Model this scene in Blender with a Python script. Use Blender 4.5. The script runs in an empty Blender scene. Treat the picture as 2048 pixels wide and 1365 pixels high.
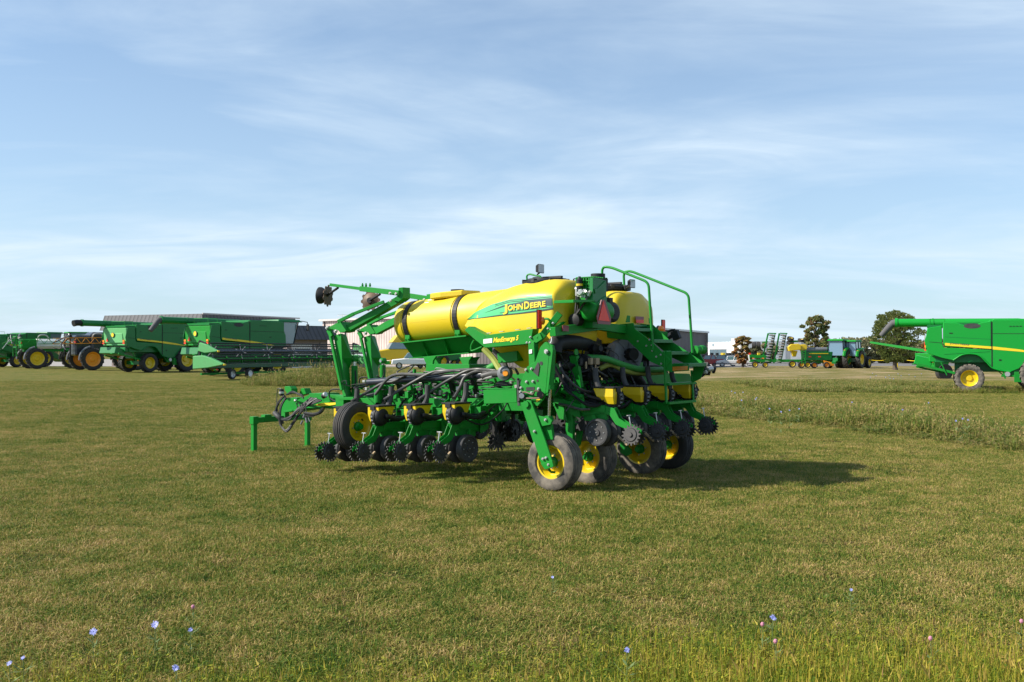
import bpy, math, random
from mathutils import Vector, Matrix
R = math.radians
V = Vector
random.seed(7)
scn = bpy.context.scene
COL = scn.collection

# ---------------------------------------------------------------- camera
FPX = 1991.1
EYE = 1.85
PITCH = math.atan(21.5 / FPX)
cam_d = bpy.data.cameras.new('camera')
cam = bpy.data.objects.new('camera', cam_d)
COL.objects.link(cam)
cam_d.sensor_width = 36.0
cam_d.lens = 36.0 * FPX / 2048
cam_d.clip_start = 0.1
cam_d.clip_end = 6000
cam.location = (0, 0, EYE)
cam.rotation_euler = (math.pi / 2 + PITCH, 0, 0)
scn.camera = cam

def ray(px, py):
    cx = (px - 1024) / FPX
    cy = (682.5 - py) / FPX
    return V((cx, math.cos(PITCH) - cy * math.sin(PITCH), math.sin(PITCH) + cy * math.cos(PITCH)))

def G(px, py, z=0.0):
    """ground point seen at a picture point"""
    d = ray(px, py)
    t = (z - EYE) / d.z
    return V((d.x * t, d.y * t, z))

def D(px, py, depth):
    """point seen at a picture point, at a given depth"""
    d = ray(px, py)
    t = depth / d.y
    return V((d.x * t, depth, EYE + d.z * t))

# planter frame: u forward, v to its left side (towards us), w up
P0 = V((0.575, 13.3, 0))
PROT = R(142)
PU = V((math.cos(PROT), math.sin(PROT), 0))
PV = V((-math.sin(PROT), math.cos(PROT), 0))

def L(px, py, u=None, v=None, w=None):
    d = ray(px, py)
    o = V((0, 0, EYE)) - P0
    ou, ov, ow = o.dot(PU), o.dot(PV), o.z
    du, dv, dw = d.dot(PU), d.dot(PV), d.z
    if u is not None: t = (u - ou) / du
    elif v is not None: t = (v - ov) / dv
    else: t = (w - ow) / dw
    return V((ou + t * du, ov + t * dv, ow + t * dw))

# ---------------------------------------------------------------- mesh builder
class MB:
    def __init__(s):
        s.v = []; s.f = []; s.m = []; s.sm = []; s.mi = 0; s.st = []
    def add(s, vs, fs, smooth=False):
        o = len(s.v)
        s.st.append((o, len(s.f)))
        s.v.extend([tuple(p) for p in vs])
        for f in fs:
            s.f.append(tuple(i + o for i in f)); s.m.append(s.mi); s.sm.append(smooth)
        return s
    def box(s, c, size, rot=None):
        c = V(c); x, y, z = size[0] / 2, size[1] / 2, size[2] / 2
        vs = [V((i * x, j * y, k * z)) for i in (-1, 1) for j in (-1, 1) for k in (-1, 1)]
        if rot: vs = [rot @ p for p in vs]
        s.add([c + p for p in vs], [(0, 1, 3, 2), (4, 6, 7, 5), (0, 4, 5, 1), (2, 3, 7, 6), (0, 2, 6, 4), (1, 5, 7, 3)])
        return s
    def beam(s, a, b, w, h, up=(0, 0, 1), w2=None, h2=None):
        a = V(a); b = V(b); d = (b - a).normalized(); up = V(up)
        if abs(d.dot(up)) > .98: up = V((1, 0, 0))
        x = d.cross(up).normalized(); y = x.cross(d)
        w2 = w2 or w; h2 = h2 or h
        vs = []
        for p, ww, hh in ((a, w, h), (b, w2, h2)):
            for i, j in ((-1, -1), (1, -1), (1, 1), (-1, 1)):
                vs.append(p + x * i * ww / 2 + y * j * hh / 2)
        s.add(vs, [(3, 2, 1, 0), (4, 5, 6, 7), (0, 1, 5, 4), (1, 2, 6, 5), (2, 3, 7, 6), (3, 0, 4, 7)])
        return s
    def tube(s, pts, r, n=8, sm=0, r2=None):
        pts = [V(p) for p in pts]
        if sm and len(pts) > 2:
            out = []
            q = [pts[0] * 2 - pts[1]] + pts + [pts[-1] * 2 - pts[-2]]
            for i in range(1, len(q) - 2):
                p0, p1, p2, p3 = q[i - 1:i + 3]
                for k in range(sm):
                    t = k / sm
                    out.append(.5 * ((2 * p1) + (p2 - p0) * t + (2 * p0 - 5 * p1 + 4 * p2 - p3) * t * t + (3 * p1 - p0 - 3 * p2 + p3) * t ** 3))
            out.append(pts[-1]); pts = out
        d0 = (pts[1] - pts[0]).normalized()
        x = d0.orthogonal().normalized()
        vs = []; N = len(pts)
        for i, p in enumerate(pts):
            d = (pts[min(i + 1, N - 1)] - pts[max(i - 1, 0)]).normalized()
            x = (x - d * x.dot(d)).normalized(); y = d.cross(x)
            rr = r if r2 is None else r + (r2 - r) * i / (N - 1)
            for k in range(n):
                a = 2 * math.pi * k / n
                vs.append(p + (x * math.cos(a) + y * math.sin(a)) * rr)
        fs = []
        for i in range(N - 1):
            for k in range(n):
                fs.append((i * n + k, i * n + (k + 1) % n, (i + 1) * n + (k + 1) % n, (i + 1) * n + k))
        s.add(vs, fs, True)
        o = len(s.v) - len(vs)
        s.f.append(tuple(o + k for k in range(n - 1, -1, -1))); s.m.append(s.mi); s.sm.append(False)
        s.f.append(tuple(o + (N - 1) * n + k for k in range(n))); s.m.append(s.mi); s.sm.append(False)
        return s
    def lathe(s, c, axis, prof, n=32, smooth=True, cap=True):
        c = V(c); ax = V(axis).normalized(); x = ax.orthogonal().normalized()
        if abs(ax.z) < .9: x = (V((0, 0, 1)) - ax * ax.z).normalized()
        y = ax.cross(x); vs = []
        for t, r in prof:
            for k in range(n):
                a = 2 * math.pi * k / n
                vs.append(c + ax * t + (x * math.cos(a) + y * math.sin(a)) * r)
        fs = []
        for i in range(len(prof) - 1):
            for k in range(n):
                fs.append((i * n + k, i * n + (k + 1) % n, (i + 1) * n + (k + 1) % n, (i + 1) * n + k))
        s.add(vs, fs, smooth)
        if cap:
            o = len(s.v) - len(vs)
            if prof[0][1] > 1e-4:
                s.f.append(tuple(o + k for k in range(n - 1, -1, -1))); s.m.append(s.mi); s.sm.append(False)
            if prof[-1][1] > 1e-4:
                s.f.append(tuple(o + (len(prof) - 1) * n + k for k in range(n))); s.m.append(s.mi); s.sm.append(False)
        return s
    def cyl(s, a, b, r, n=12, r2=None):
        a = V(a); b = V(b); h = (b - a).length
        return s.lathe(a, b - a, [(0, r), (h, r if r2 is None else r2)], n)
    def prism(s, pts, vec):
        pts = [V(p) for p in pts]; vec = V(vec); n = len(pts)
        nrm = V((0, 0, 0))
        for i in range(n): nrm += pts[i].cross(pts[(i + 1) % n])
        if nrm.dot(vec) > 0: pts.reverse()
        vs = pts + [p + vec for p in pts]
        fs = [tuple(range(n)), tuple(range(2 * n - 1, n - 1, -1))]
        for i in range(n): fs.append((i, i + n, (i + 1) % n + n, (i + 1) % n))
        return s.add(vs, fs)
    def star(s, c, axis, r1, r2, n, th, duty=.5, up=None):
        """toothed disc"""
        c = V(c); ax = V(axis).normalized(); x = ax.orthogonal().normalized(); y = ax.cross(x)
        pts = []
        for k in range(n):
            for rr, off in ((r1, 0), (r2, .18), (r2, .18 + duty * .5), (r1, .36 + duty * .6)):
                a = 2 * math.pi * (k + off) / n
                pts.append(c + (x * math.cos(a) + y * math.sin(a)) * rr - ax * th / 2)
        return s.prism(pts, ax * th)
    def loft(s, rings, smooth=True, cap=True):
        n = len(rings[0]); vs = [p for r in rings for p in r]; fs = []
        for i in range(len(rings) - 1):
            for k in range(n):
                fs.append((i * n + k, i * n + (k + 1) % n, (i + 1) * n + (k + 1) % n, (i + 1) * n + k))
        if cap: fs += [tuple(range(n - 1, -1, -1)), tuple((len(rings) - 1) * n + k for k in range(n))]
        return s.add(vs, fs, smooth)
    def sphere(s, c, r, n=16, sc=(1, 1, 1)):
        c = V(c); m = n // 2; rings = []
        for i in range(m + 1):
            a = math.pi * i / m; a = max(.02, min(math.pi - .02, a))
            rings.append([c + V((math.sin(a) * math.cos(2 * math.pi * k / n) * r * sc[0], math.sin(a) * math.sin(2 * math.pi * k / n) * r * sc[1], math.cos(a) * r * sc[2])) for k in range(n)])
        return s.loft(rings[::-1])
    def bolts(s, pts, axis, r=.014, h=.014):
        ax = V(axis).normalized()
        for p in pts: s.lathe(V(p), ax, [(0, r), (h, r), (h, r * .6), (h * 1.6, r * .6)], 6, False)
        return s
    def each(s, name, mats, parent=None, bevel=0):
        """every shape as an object of its own"""
        st = s.st + [(len(s.v), len(s.f))]
        for (v0, f0), (v1, f1) in zip(st, st[1:]):
            m = MB(); m.v = s.v[v0:v1]; m.f = [tuple(i - v0 for i in f) for f in s.f[f0:f1]]; m.m = s.m[f0:f1]; m.sm = s.sm[f0:f1]
            m.build(name, mats, parent, bevel)
    def build(s, name, mats, parent=None, bevel=0, label=None, edge=35, tf=None):
        me = bpy.data.meshes.new(name)
        me.from_pydata(s.v, [], s.f)
        for m in (mats if isinstance(mats, (list, tuple)) else [mats]): me.materials.append(m)
        me.polygons.foreach_set('material_index', s.m)
        me.polygons.foreach_set('use_smooth', s.sm)
        me.update()
        if any(s.sm): me.set_sharp_from_angle(angle=R(edge))
        o = bpy.data.objects.new(name, me)
        COL.objects.link(o)
        if tf is not None: me.transform(tf)
        if parent is not None: o.parent = parent
        if bevel:
            b = o.modifiers.new('bevel', 'BEVEL'); b.width = bevel; b.segments = 1; b.limit_method = 'ANGLE'; b.angle_limit = R(40)
        if label: o['label'] = label
        return o

def tag(o, label, cat, group=None, kind=None):
    if label: o['label'] = label
    if cat: o['category'] = cat
    if group: o['group'] = group
    if kind: o['kind'] = kind
    return o
def struct(o):
    o['kind'] = 'structure'; return o
def empty(name, loc, rz=0, scale=1.0, parent=None):
    o = bpy.data.objects.new(name, None); COL.objects.link(o)
    o.location = loc; o.rotation_euler = (0, 0, rz); o.scale = (scale,) * 3
    o.empty_display_size = .1
    if parent: o.parent = parent
    return o
def copy_tree(o, parent=None):
    c = o.copy(); COL.objects.link(c)
    if parent is not None: c.parent = parent
    for ch in list(o.children): copy_tree(ch, c)
    return c

# ---------------------------------------------------------------- materials
def newmat(name):
    m = bpy.data.materials.new(name); m.use_nodes = True
    nt = m.node_tree; b = nt.nodes['Principled BSDF']
    return m, nt, b
def nd(nt, t, **k):
    n = nt.nodes.new(t)
    for a, v in k.items():
        if a == 'ins':
            for i, x in v.items(): n.inputs[i].default_value = x
        else: setattr(n, a, v)
    return n
def ramp(nt, fac, stops):
    r = nt.nodes.new('ShaderNodeValToRGB'); nt.links.new(fac, r.inputs[0])
    el = r.color_ramp.elements
    while len(el) < len(stops): el.new(.5)
    for e, (p, c) in zip(el, stops):
        e.position = p; e.color = (*c, 1) if len(c) == 3 else c
    return r
def paint(name, col, rough=.35, coat=0., dirt=.12, scale=6, dcol=(.12, .1, .06), metal=0., bump=0., spec=.5):
    m, nt, b = newmat(name)
    tc = nd(nt, 'ShaderNodeTexCoord')
    n1 = nd(nt, 'ShaderNodeTexNoise', ins={'Scale': scale, 'Detail': 6, 'Roughness': .65})
    nt.links.new(tc.outputs['Object'], n1.inputs['Vector'])
    r = ramp(nt, n1.outputs['Fac'], [(.38, (0, 0, 0)), (.72, (1, 1, 1))])
    mul = nd(nt, 'ShaderNodeMath', operation='MULTIPLY', ins={1: dirt}); nt.links.new(r.outputs[0], mul.inputs[0])
    mix = nd(nt, 'ShaderNodeMix', data_type='RGBA'); nt.links.new(mul.outputs[0], mix.inputs['Factor'])
    mix.inputs['A'].default_value = (*col, 1); mix.inputs['B'].default_value = (*dcol, 1)
    nt.links.new(mix.outputs['Result'], b.inputs['Base Color'])
    rr = nd(nt, 'ShaderNodeMapRange', ins={'To Min': rough * .8, 'To Max': min(1, rough * 1.5)}); nt.links.new(n1.outputs['Fac'], rr.inputs[0])
    nt.links.new(rr.outputs[0], b.inputs['Roughness'])
    b.inputs['Coat Weight'].default_value = coat; b.inputs['Coat Roughness'].default_value = .15
    b.inputs['Metallic'].default_value = metal
    b.inputs['Specular IOR Level'].default_value = spec
    if bump:
        bp = nd(nt, 'ShaderNodeBump', ins={'Strength': bump, 'Distance': .01}); nt.links.new(n1.outputs['Fac'], bp.inputs['Height'])
        nt.links.new(bp.outputs[0], b.inputs['Normal'])
    return m
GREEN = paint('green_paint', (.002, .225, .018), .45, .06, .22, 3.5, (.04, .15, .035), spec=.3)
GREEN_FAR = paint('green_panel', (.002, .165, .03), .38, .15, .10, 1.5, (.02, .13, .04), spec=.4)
GREEN_SUNLIT = paint('sunlit_green_panel', (.002, .30, .026), .35, .2, .06, 1.2, (.02, .22, .04), spec=.4)  # machine green with sunlight put into the colour, for the right hand combine
GREEN_HEAD = paint('dark_green_header', (.002, .085, .03), .4, .1, .2, 2)
GREEN_PALE = paint('faded_green_plastic', (.09, .38, .12), .5, .1, .15, 2)
GREEN_HOSE = paint('green_hose', (.03, .26, .04), .5, 0, .1)
OLIVE_HOSE = paint('olive_hose', (.26, .30, .05), .55, 0, .1)
YEL = paint('yellow_paint', (.70, .49, .005), .35, .3, .12, 5, (.35, .22, .03))
YPL = paint('yellow_tank_plastic', (.68, .50, .008), .42, .1, .22, 1.6, (.50, .38, .05), spec=.5)
ORANGE = paint('orange_yellow_paint', (.85, .30, .01), .4, .2, .08)
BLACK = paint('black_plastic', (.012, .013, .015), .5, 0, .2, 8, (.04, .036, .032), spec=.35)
BLACKG = paint('black_pipe', (.018, .022, .035), .25, .3, .1)
GREY = paint('grey_plastic', (.16, .17, .19), .45, 0, .2)
DGREY = paint('dark_grey_rubber', (.035, .036, .038), .6, 0, .35, 8, (.11, .1, .085))
HOSE = paint('grey_rubber_hose', (.04, .04, .04), .45, .1, .4, 8, (.13, .12, .10))
RUBBER = paint('tyre_rubber', (.022, .022, .023), .75, 0, .45, 5, (.085, .075, .06), bump=.2)
RUBDUST = paint('dusty_tyre_rubber', (.050, .046, .041), .88, 0, 1.0, 4.5, (.27, .23, .18), bump=.3)
STEEL = paint('zinc_steel', (.55, .55, .53), .35, 0, .3, 20, (.25, .22, .18), .6)
CHROME = paint('chrome_rod', (.75, .76, .78), .15, 0, .05, 4, metal=1)
RUST = paint('worn_disc_steel', (.10, .075, .055), .5, 0, .9, 9, (.16, .09, .05), .4)
DISCD = paint('dark_cast_steel', (.03, .03, .032), .5, 0, .5, 12, (.1, .09, .08), .3)
WOOD = paint('tan_seed_firmer', (.38, .28, .17), .7, 0, .3)
RED = paint('red_reflector', (.95, .035, .012), .4, .2, 0)
DRED = paint('dark_red_reflector', (.22, .02, .03), .35, .2, .1)
AMBER = paint('amber_lens', (1, .26, .01), .25, .3, 0)
WHITE = paint('white_paint', (.8, .8, .79), .5, 0, .1, 3, (.5, .48, .45))
LENS = paint('lamp_lens', (.45, .47, .5), .1, .5, .1)
DECALG = paint('decal_green', (.08, .50, .18), .35, .2, 0)
DECALD = paint('decal_dark', (.03, .06, .06), .35, .2, 0)
TEXTY = paint('lettering_yellow', (.85, .62, .02), .4, 0, 0)
GLASS = paint('tinted_glass', (.10, .19, .20), .06, 1, 0, spec=1)
GLASSW = paint('sky_blue_glass', (.12, .20, .27), .08, 1, 0, spec=1)
CANVAS = paint('canvas_spout', (.09, .088, .095), .7, 0, .3)
# ---------------------------------------------------------------- world and sun
SUN_EL, SUN_AZ = R(36), math.atan2(-.988, -.152)     # direction towards the sun
w = bpy.data.worlds.new("World"); scn.world = w; w.use_nodes = True
nt = w.node_tree; bg = nt.nodes['Background']
sky = nd(nt, 'ShaderNodeTexSky', sky_type='NISHITA', sun_disc=False, sun_elevation=SUN_EL, sun_rotation=SUN_AZ,
         altitude=200, air_density=1.0, dust_density=.9, ozone_density=2.2)
tc = nd(nt, 'ShaderNodeTexCoord')
sep = nd(nt, 'ShaderNodeSeparateXYZ'); nt.links.new(tc.outputs['Generated'], sep.inputs[0])
den = nd(nt, 'ShaderNodeMath', operation='ADD', ins={1: .14}); nt.links.new(sep.outputs['Z'], den.inputs[0])
mx = nd(nt, 'ShaderNodeMath', operation='MAXIMUM', ins={1: .06}); nt.links.new(den.outputs[0], mx.inputs[0])
dx = nd(nt, 'ShaderNodeMath', operation='DIVIDE'); nt.links.new(sep.outputs['X'], dx.inputs[0]); nt.links.new(mx.outputs[0], dx.inputs[1])
dy = nd(nt, 'ShaderNodeMath', operation='DIVIDE'); nt.links.new(sep.outputs['Y'], dy.inputs[0]); nt.links.new(mx.outputs[0], dy.inputs[1])
cmb = nd(nt, 'ShaderNodeCombineXYZ'); nt.links.new(dx.outputs[0], cmb.inputs[0]); nt.links.new(dy.outputs[0], cmb.inputs[1])
mp = nd(nt, 'ShaderNodeMapping', ins={'Rotation': (0, 0, R(-24)), 'Scale': (.7, 1.1, 1), 'Location': (3.1, 1.7, 0)}); nt.links.new(cmb.outputs[0], mp.inputs[0])
nA = nd(nt, 'ShaderNodeTexNoise', ins={'Scale': .75, 'Detail': 9, 'Roughness': .56, 'Distortion': .55}); nt.links.new(mp.outputs[0], nA.inputs['Vector'])
mp2 = nd(nt, 'ShaderNodeMapping', ins={'Rotation': (0, 0, R(18)), 'Scale': (.9, 2.2, 1), 'Location': (7.3, 2.2, 0)}); nt.links.new(cmb.outputs[0], mp2.inputs[0])
nB = nd(nt, 'ShaderNodeTexNoise', ins={'Scale': 1.3, 'Detail': 9, 'Roughness': .58, 'Distortion': .8}); nt.links.new(mp2.outputs[0], nB.inputs['Vector'])
rA = ramp(nt, nA.outputs['Fac'], [(.40, (0, 0, 0)), (.66, (1, 1, 1))])
rB = ramp(nt, nB.outputs['Fac'], [(.30, (.15,) * 3), (.72, (1, 1, 1))])
ml = nd(nt, 'ShaderNodeMath', operation='MULTIPLY'); nt.links.new(rA.outputs[0], ml.inputs[0]); nt.links.new(rB.outputs[0], ml.inputs[1])
hz = nd(nt, 'ShaderNodeMapRange', ins={'From Min': 0.0, 'From Max': .42, 'To Min': .60, 'To Max': .14}); nt.links.new(sep.outputs['Z'], hz.inputs[0])
ad = nd(nt, 'ShaderNodeMath', operation='MULTIPLY_ADD', ins={1: .80}); nt.links.new(ml.outputs[0], ad.inputs[0]); nt.links.new(hz.outputs[0], ad.inputs[2]); ad.use_clamp = True
tint = nd(nt, 'ShaderNodeMix', data_type='RGBA', blend_type='MULTIPLY', ins={'Factor': 1.0}); nt.links.new(sky.outputs[0], tint.inputs['A']); tint.inputs['B'].default_value = (.86, 1.20, 1.42, 1)
cc = nd(nt, 'ShaderNodeMix', data_type='RGBA'); nt.links.new(ad.outputs[0], cc.inputs['Factor']); nt.links.new(tint.outputs['Result'], cc.inputs['A'])
CLOUDC = cc.inputs['B']; CLOUDC.default_value = (7.2, 8.6, 9.9, 1)
nt.links.new(cc.outputs['Result'], bg.inputs['Color'])
bg.inputs['Strength'].default_value = .074
sun_d = bpy.data.lights.new('sun', 'SUN'); sun_d.energy = 5.0; sun_d.angle = R(.55); sun_d.color = (1, .93, .82)
sun = bpy.data.objects.new('sun', sun_d); COL.objects.link(sun)
sd = V((-.988, -.152, 0)).normalized() * math.cos(SUN_EL) + V((0, 0, math.sin(SUN_EL)))
sun.rotation_euler = sd.to_track_quat('Z', 'Y').to_euler()
sun.location = sd * 50
vs = scn.view_settings
scn.display_settings.display_device = 'sRGB'
vs.view_transform = 'Standard'; vs.look = 'None'; vs.exposure = .55; vs.gamma = 1

# ---------------------------------------------------------------- ground
def grass_colour(nt, fine=True):
    """world-position patches: green, olive and dry straw"""
    ge = nd(nt, 'ShaderNodeNewGeometry')
    a = nd(nt, 'ShaderNodeTexNoise', ins={'Scale': .38, 'Detail': 7, 'Roughness': .68}); nt.links.new(ge.outputs['Position'], a.inputs['Vector'])
    b = nd(nt, 'ShaderNodeTexNoise', ins={'Scale': 2.2, 'Detail': 7, 'Roughness': .75}); nt.links.new(ge.outputs['Position'], b.inputs['Vector'])
    m1 = nd(nt, 'ShaderNodeMix', data_type='FLOAT', ins={'Factor': .62}); nt.links.new(a.outputs['Fac'], m1.inputs['A']); nt.links.new(b.outputs['Fac'], m1.inputs['B'])
    c_ = nd(nt, 'ShaderNodeMapRange', ins={'From Min': .2, 'From Max': .8, 'To Min': .05, 'To Max': .93}); c_.clamp = False; nt.links.new(m1.outputs['Result'], c_.inputs[0])
    return c_.outputs[0], ge
gm, nt2, gb = newmat('mown_field')
f, ge = grass_colour(nt2)
r = ramp(nt2, f, [(.30, (.055, .095, .011)), (.44, (.115, .128, .022)), (.56, (.19, .155, .040)), (.70, (.28, .20, .075))])
fn = nd(nt2, 'ShaderNodeTexNoise', ins={'Scale': 26, 'Detail': 8, 'Roughness': .8}); nt2.links.new(ge.outputs['Position'], fn.inputs['Vector'])
fr = ramp(nt2, fn.outputs['Fac'], [(.3, (.45,) * 3), (.7, (1.45,) * 3)])
mm = nd(nt2, 'ShaderNodeMix', data_type='RGBA', blend_type='MULTIPLY', ins={'Factor': 1.0}); nt2.links.new(r.outputs[0], mm.inputs['A']); nt2.links.new(fr.outputs[0], mm.inputs['B'])
# bare sandy tracks where the ground object carries the weight
at = nd(nt2, 'ShaderNodeAttribute', attribute_name='bare')
bn = nd(nt2, 'ShaderNodeTexNoise', ins={'Scale': .5, 'Detail': 7, 'Roughness': .65})
bm_ = nd(nt2, 'ShaderNodeMapping', ins={'Scale': (.35, 1.2, 1)}); nt2.links.new(ge.outputs['Position'], bm_.inputs[0]); nt2.links.new(bm_.outputs[0], bn.inputs['Vector'])
ba = nd(nt2, 'ShaderNodeMath', operation='MULTIPLY'); nt2.links.new(at.outputs['Fac'], ba.inputs[0])
br = ramp(nt2, bn.outputs['Fac'], [(.49, (0, 0, 0)), (.57, (1, 1, 1))]); nt2.links.new(br.outputs[0], ba.inputs[1])
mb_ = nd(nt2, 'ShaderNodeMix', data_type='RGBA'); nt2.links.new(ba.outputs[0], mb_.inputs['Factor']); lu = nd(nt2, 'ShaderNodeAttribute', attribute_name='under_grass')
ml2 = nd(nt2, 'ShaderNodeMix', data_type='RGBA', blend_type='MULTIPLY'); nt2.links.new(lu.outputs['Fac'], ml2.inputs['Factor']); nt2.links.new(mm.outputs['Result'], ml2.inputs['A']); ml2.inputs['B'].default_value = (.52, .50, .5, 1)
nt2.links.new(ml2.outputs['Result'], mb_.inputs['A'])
mb_.inputs['B'].default_value = (.42, .30, .18, 1)
nt2.links.new(mb_.outputs['Result'], gb.inputs['Base Color'])
gb.inputs['Roughness'].default_value = .95; gb.inputs['Specular IOR Level'].default_value = .1
bp = nd(nt2, 'ShaderNodeBump', ins={'Strength': .9, 'Distance': .05}); nt2.links.new(fn.outputs['Fac'], bp.inputs['Height']); nt2.links.new(bp.outputs[0], gb.inputs['Normal'])

def ss(a, b, x):
    t = max(0, min(1, (x - a) / (b - a))); return t * t * (3 - 2 * t)
def bare_w(x, y):
    # sandy strip along the drive beyond the field, on the right
    wgt = 0
    if x > 4: wgt = ss(58, 76, y) * (1 - ss(150, 175, y)) * ss(3, 12, x) * .95
    return wgt
xs = [-3000, -900, -300, -160] + [-120 + 4 * i for i in range(61)] + [160, 300, 900, 3000]
ys = [-200, -40, 0] + [4 + 3 * i for i in range(50)] + [170, 200, 260, 400, 900, 3500]
gv = [(x, y, 0) for y in ys for x in xs]; nx = len(xs)
gf = [(j * nx + i, j * nx + i + 1, (j + 1) * nx + i + 1, (j + 1) * nx + i) for j in range(len(ys) - 1) for i in range(nx - 1)]
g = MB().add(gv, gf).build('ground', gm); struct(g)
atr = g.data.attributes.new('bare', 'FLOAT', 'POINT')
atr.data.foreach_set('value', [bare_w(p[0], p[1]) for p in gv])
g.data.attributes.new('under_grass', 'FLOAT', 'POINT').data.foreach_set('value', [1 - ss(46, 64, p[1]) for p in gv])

# gravel yard behind the machines
gr_m = paint('gravel', (.33, .30, .27), .9, 0, .5, 1.2, (.28, .25, .21), bump=.4)
o = MB().add([(-34, 122, .004), (30, 118, .004), (40, 250, .004), (-140, 250, .004), (-140, 150, .004)], [(0, 1, 2, 3, 4)]).build('gravel_yard', gr_m); struct(o)
as_m = paint('asphalt', (.16, .15, .14), .9, 0, .3, .8)
o = MB().add([(31, 130, .004), (72, 130, .004), (100, 250, .004), (41, 250, .004)], [(0, 1, 2, 3)]).build('parking_lot', as_m); struct(o)

# ---------------------------------------------------------------- grass
def blade_mat(name, stops, trans=.25):
    m, nt, b = newmat(name)
    f, ge = grass_colour(nt)
    rn = nd(nt, 'ShaderNodeAttribute', attribute_name='tint')
    mix = nd(nt, 'ShaderNodeMath', operation='MULTIPLY_ADD', ins={1: .46}); nt.links.new(rn.outputs['Fac'], mix.inputs[0])
    sub = nd(nt, 'ShaderNodeMath', operation='SUBTRACT', ins={1: .23}); nt.links.new(f, sub.inputs[0]); nt.links.new(sub.outputs[0], mix.inputs[2])
    r = ramp(nt, mix.outputs[0], stops)
    nt.links.new(r.outputs[0], b.inputs['Base Color'])
    b.inputs['Roughness'].default_value = .6; b.inputs['Specular IOR Level'].default_value = .25
    tr = nd(nt, 'ShaderNodeBsdfTranslucent'); nt.links.new(r.outputs[0], tr.inputs[0])
    ms = nd(nt, 'ShaderNodeMixShader', ins={0: trans}); nt.links.new(b.outputs[0], ms.inputs[1]); nt.links.new(tr.outputs[0], ms.inputs[2])
    nt.links.new(ms.outputs[0], nt.nodes['Material Output'].inputs[0])
    return m
LAWN = blade_mat('lawn_blades', [(.19, (.036, .102, .007)), (.355, (.102, .168, .015)), (.49, (.228, .235, .036)), (.625, (.38, .29, .08)), (.80, (.56, .39, .17))])
TALL = blade_mat('tall_grass_blades', [(.20, (.05, .12, .01)), (.38, (.14, .20, .014)), (.54, (.30, .31, .022)), (.70, (.42, .34, .045)), (.9, (.32, .19, .08))])
WEED = blade_mat('weed_leaves', [(.20, (.06, .12, .014)), (.37, (.13, .19, .026)), (.51, (.22, .24, .042)), (.66, (.32, .26, .08)), (.80, (.40, .29, .12))])

def patch(seed, n, hmin, hmax, wd, lean, size=1.0, heads=0, leafy=0, ls=1.0):
    rnd = random.Random(seed); vs = []; fs = []; ti = []
    for i in range(n):
        x, y = rnd.uniform(-size / 2, size / 2), rnd.uniform(-size / 2, size / 2)
        a = rnd.uniform(0, 6.283); h = hmin + (hmax - hmin) * rnd.random() ** 1.6
        l = rnd.gauss(0, lean); la = rnd.uniform(0, 6.283)
        dx, dy = math.cos(a) * wd / 2, math.sin(a) * wd / 2
        lx, ly = math.cos(la) * abs(l) * h, math.sin(la) * abs(l) * h
        o = len(vs); t = rnd.random()
        mx_, my_, mz = x + lx * .35, y + ly * .35, h * .6
        z1 = h * max(.18, 1 - abs(l) * .42)
        vs += [(x - dx, y - dy, -.01), (x + dx, y + dy, -.01), (mx_ + dx * .8, my_ + dy * .8, mz), (mx_ - dx * .8, my_ - dy * .8, mz), (x + lx, y + ly, z1)]
        fs += [(o, o + 1, o + 2, o + 3), (o + 3, o + 2, o + 4)]; ti += [t] * 5
        if heads and rnd.random() < heads:
            p = V((x + lx, y + ly, z1)); k = wd * 1.3; o = len(vs); hh = .05 + .04 * rnd.random()
            vs += [p + V((-k, 0, 0)), p + V((0, k, hh * .3)), p + V((k, 0, 0)), p + V((lx * .2, ly * .2, hh))]
            fs += [(o, o + 1, o + 3), (o + 1, o + 2, o + 3), (o + 2, o, o + 3)]; ti += [1.1] * 4
        if leafy:
            for k in range(leafy):
                zz = rnd.uniform(.15, 1); p = V((x + lx * zz, y + ly * zz, z1 * zz)); s_ = rnd.uniform(.02, .05) * ls; aa = rnd.uniform(0, 6.28)
                d = V((math.cos(aa), math.sin(aa), rnd.uniform(-.3, .6))) * s_ * 1.6; e = V((-math.sin(aa), math.cos(aa), rnd.uniform(-.4, .4))) * s_ * .4
                o = len(vs); vs += [p, p + d * .5 + e, p + d, p + d * .5 - e]; fs.append((o, o + 1, o + 2, o + 3)); ti += [t * .8 + .2 * rnd.random()] * 4
    me = bpy.data.meshes.new('blades'); me.from_pydata([tuple(v) for v in vs], [], fs)
    a = me.attributes.new('tint', 'FLOAT', 'POINT'); a.data.foreach_set('value', ti)
    return me

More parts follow.
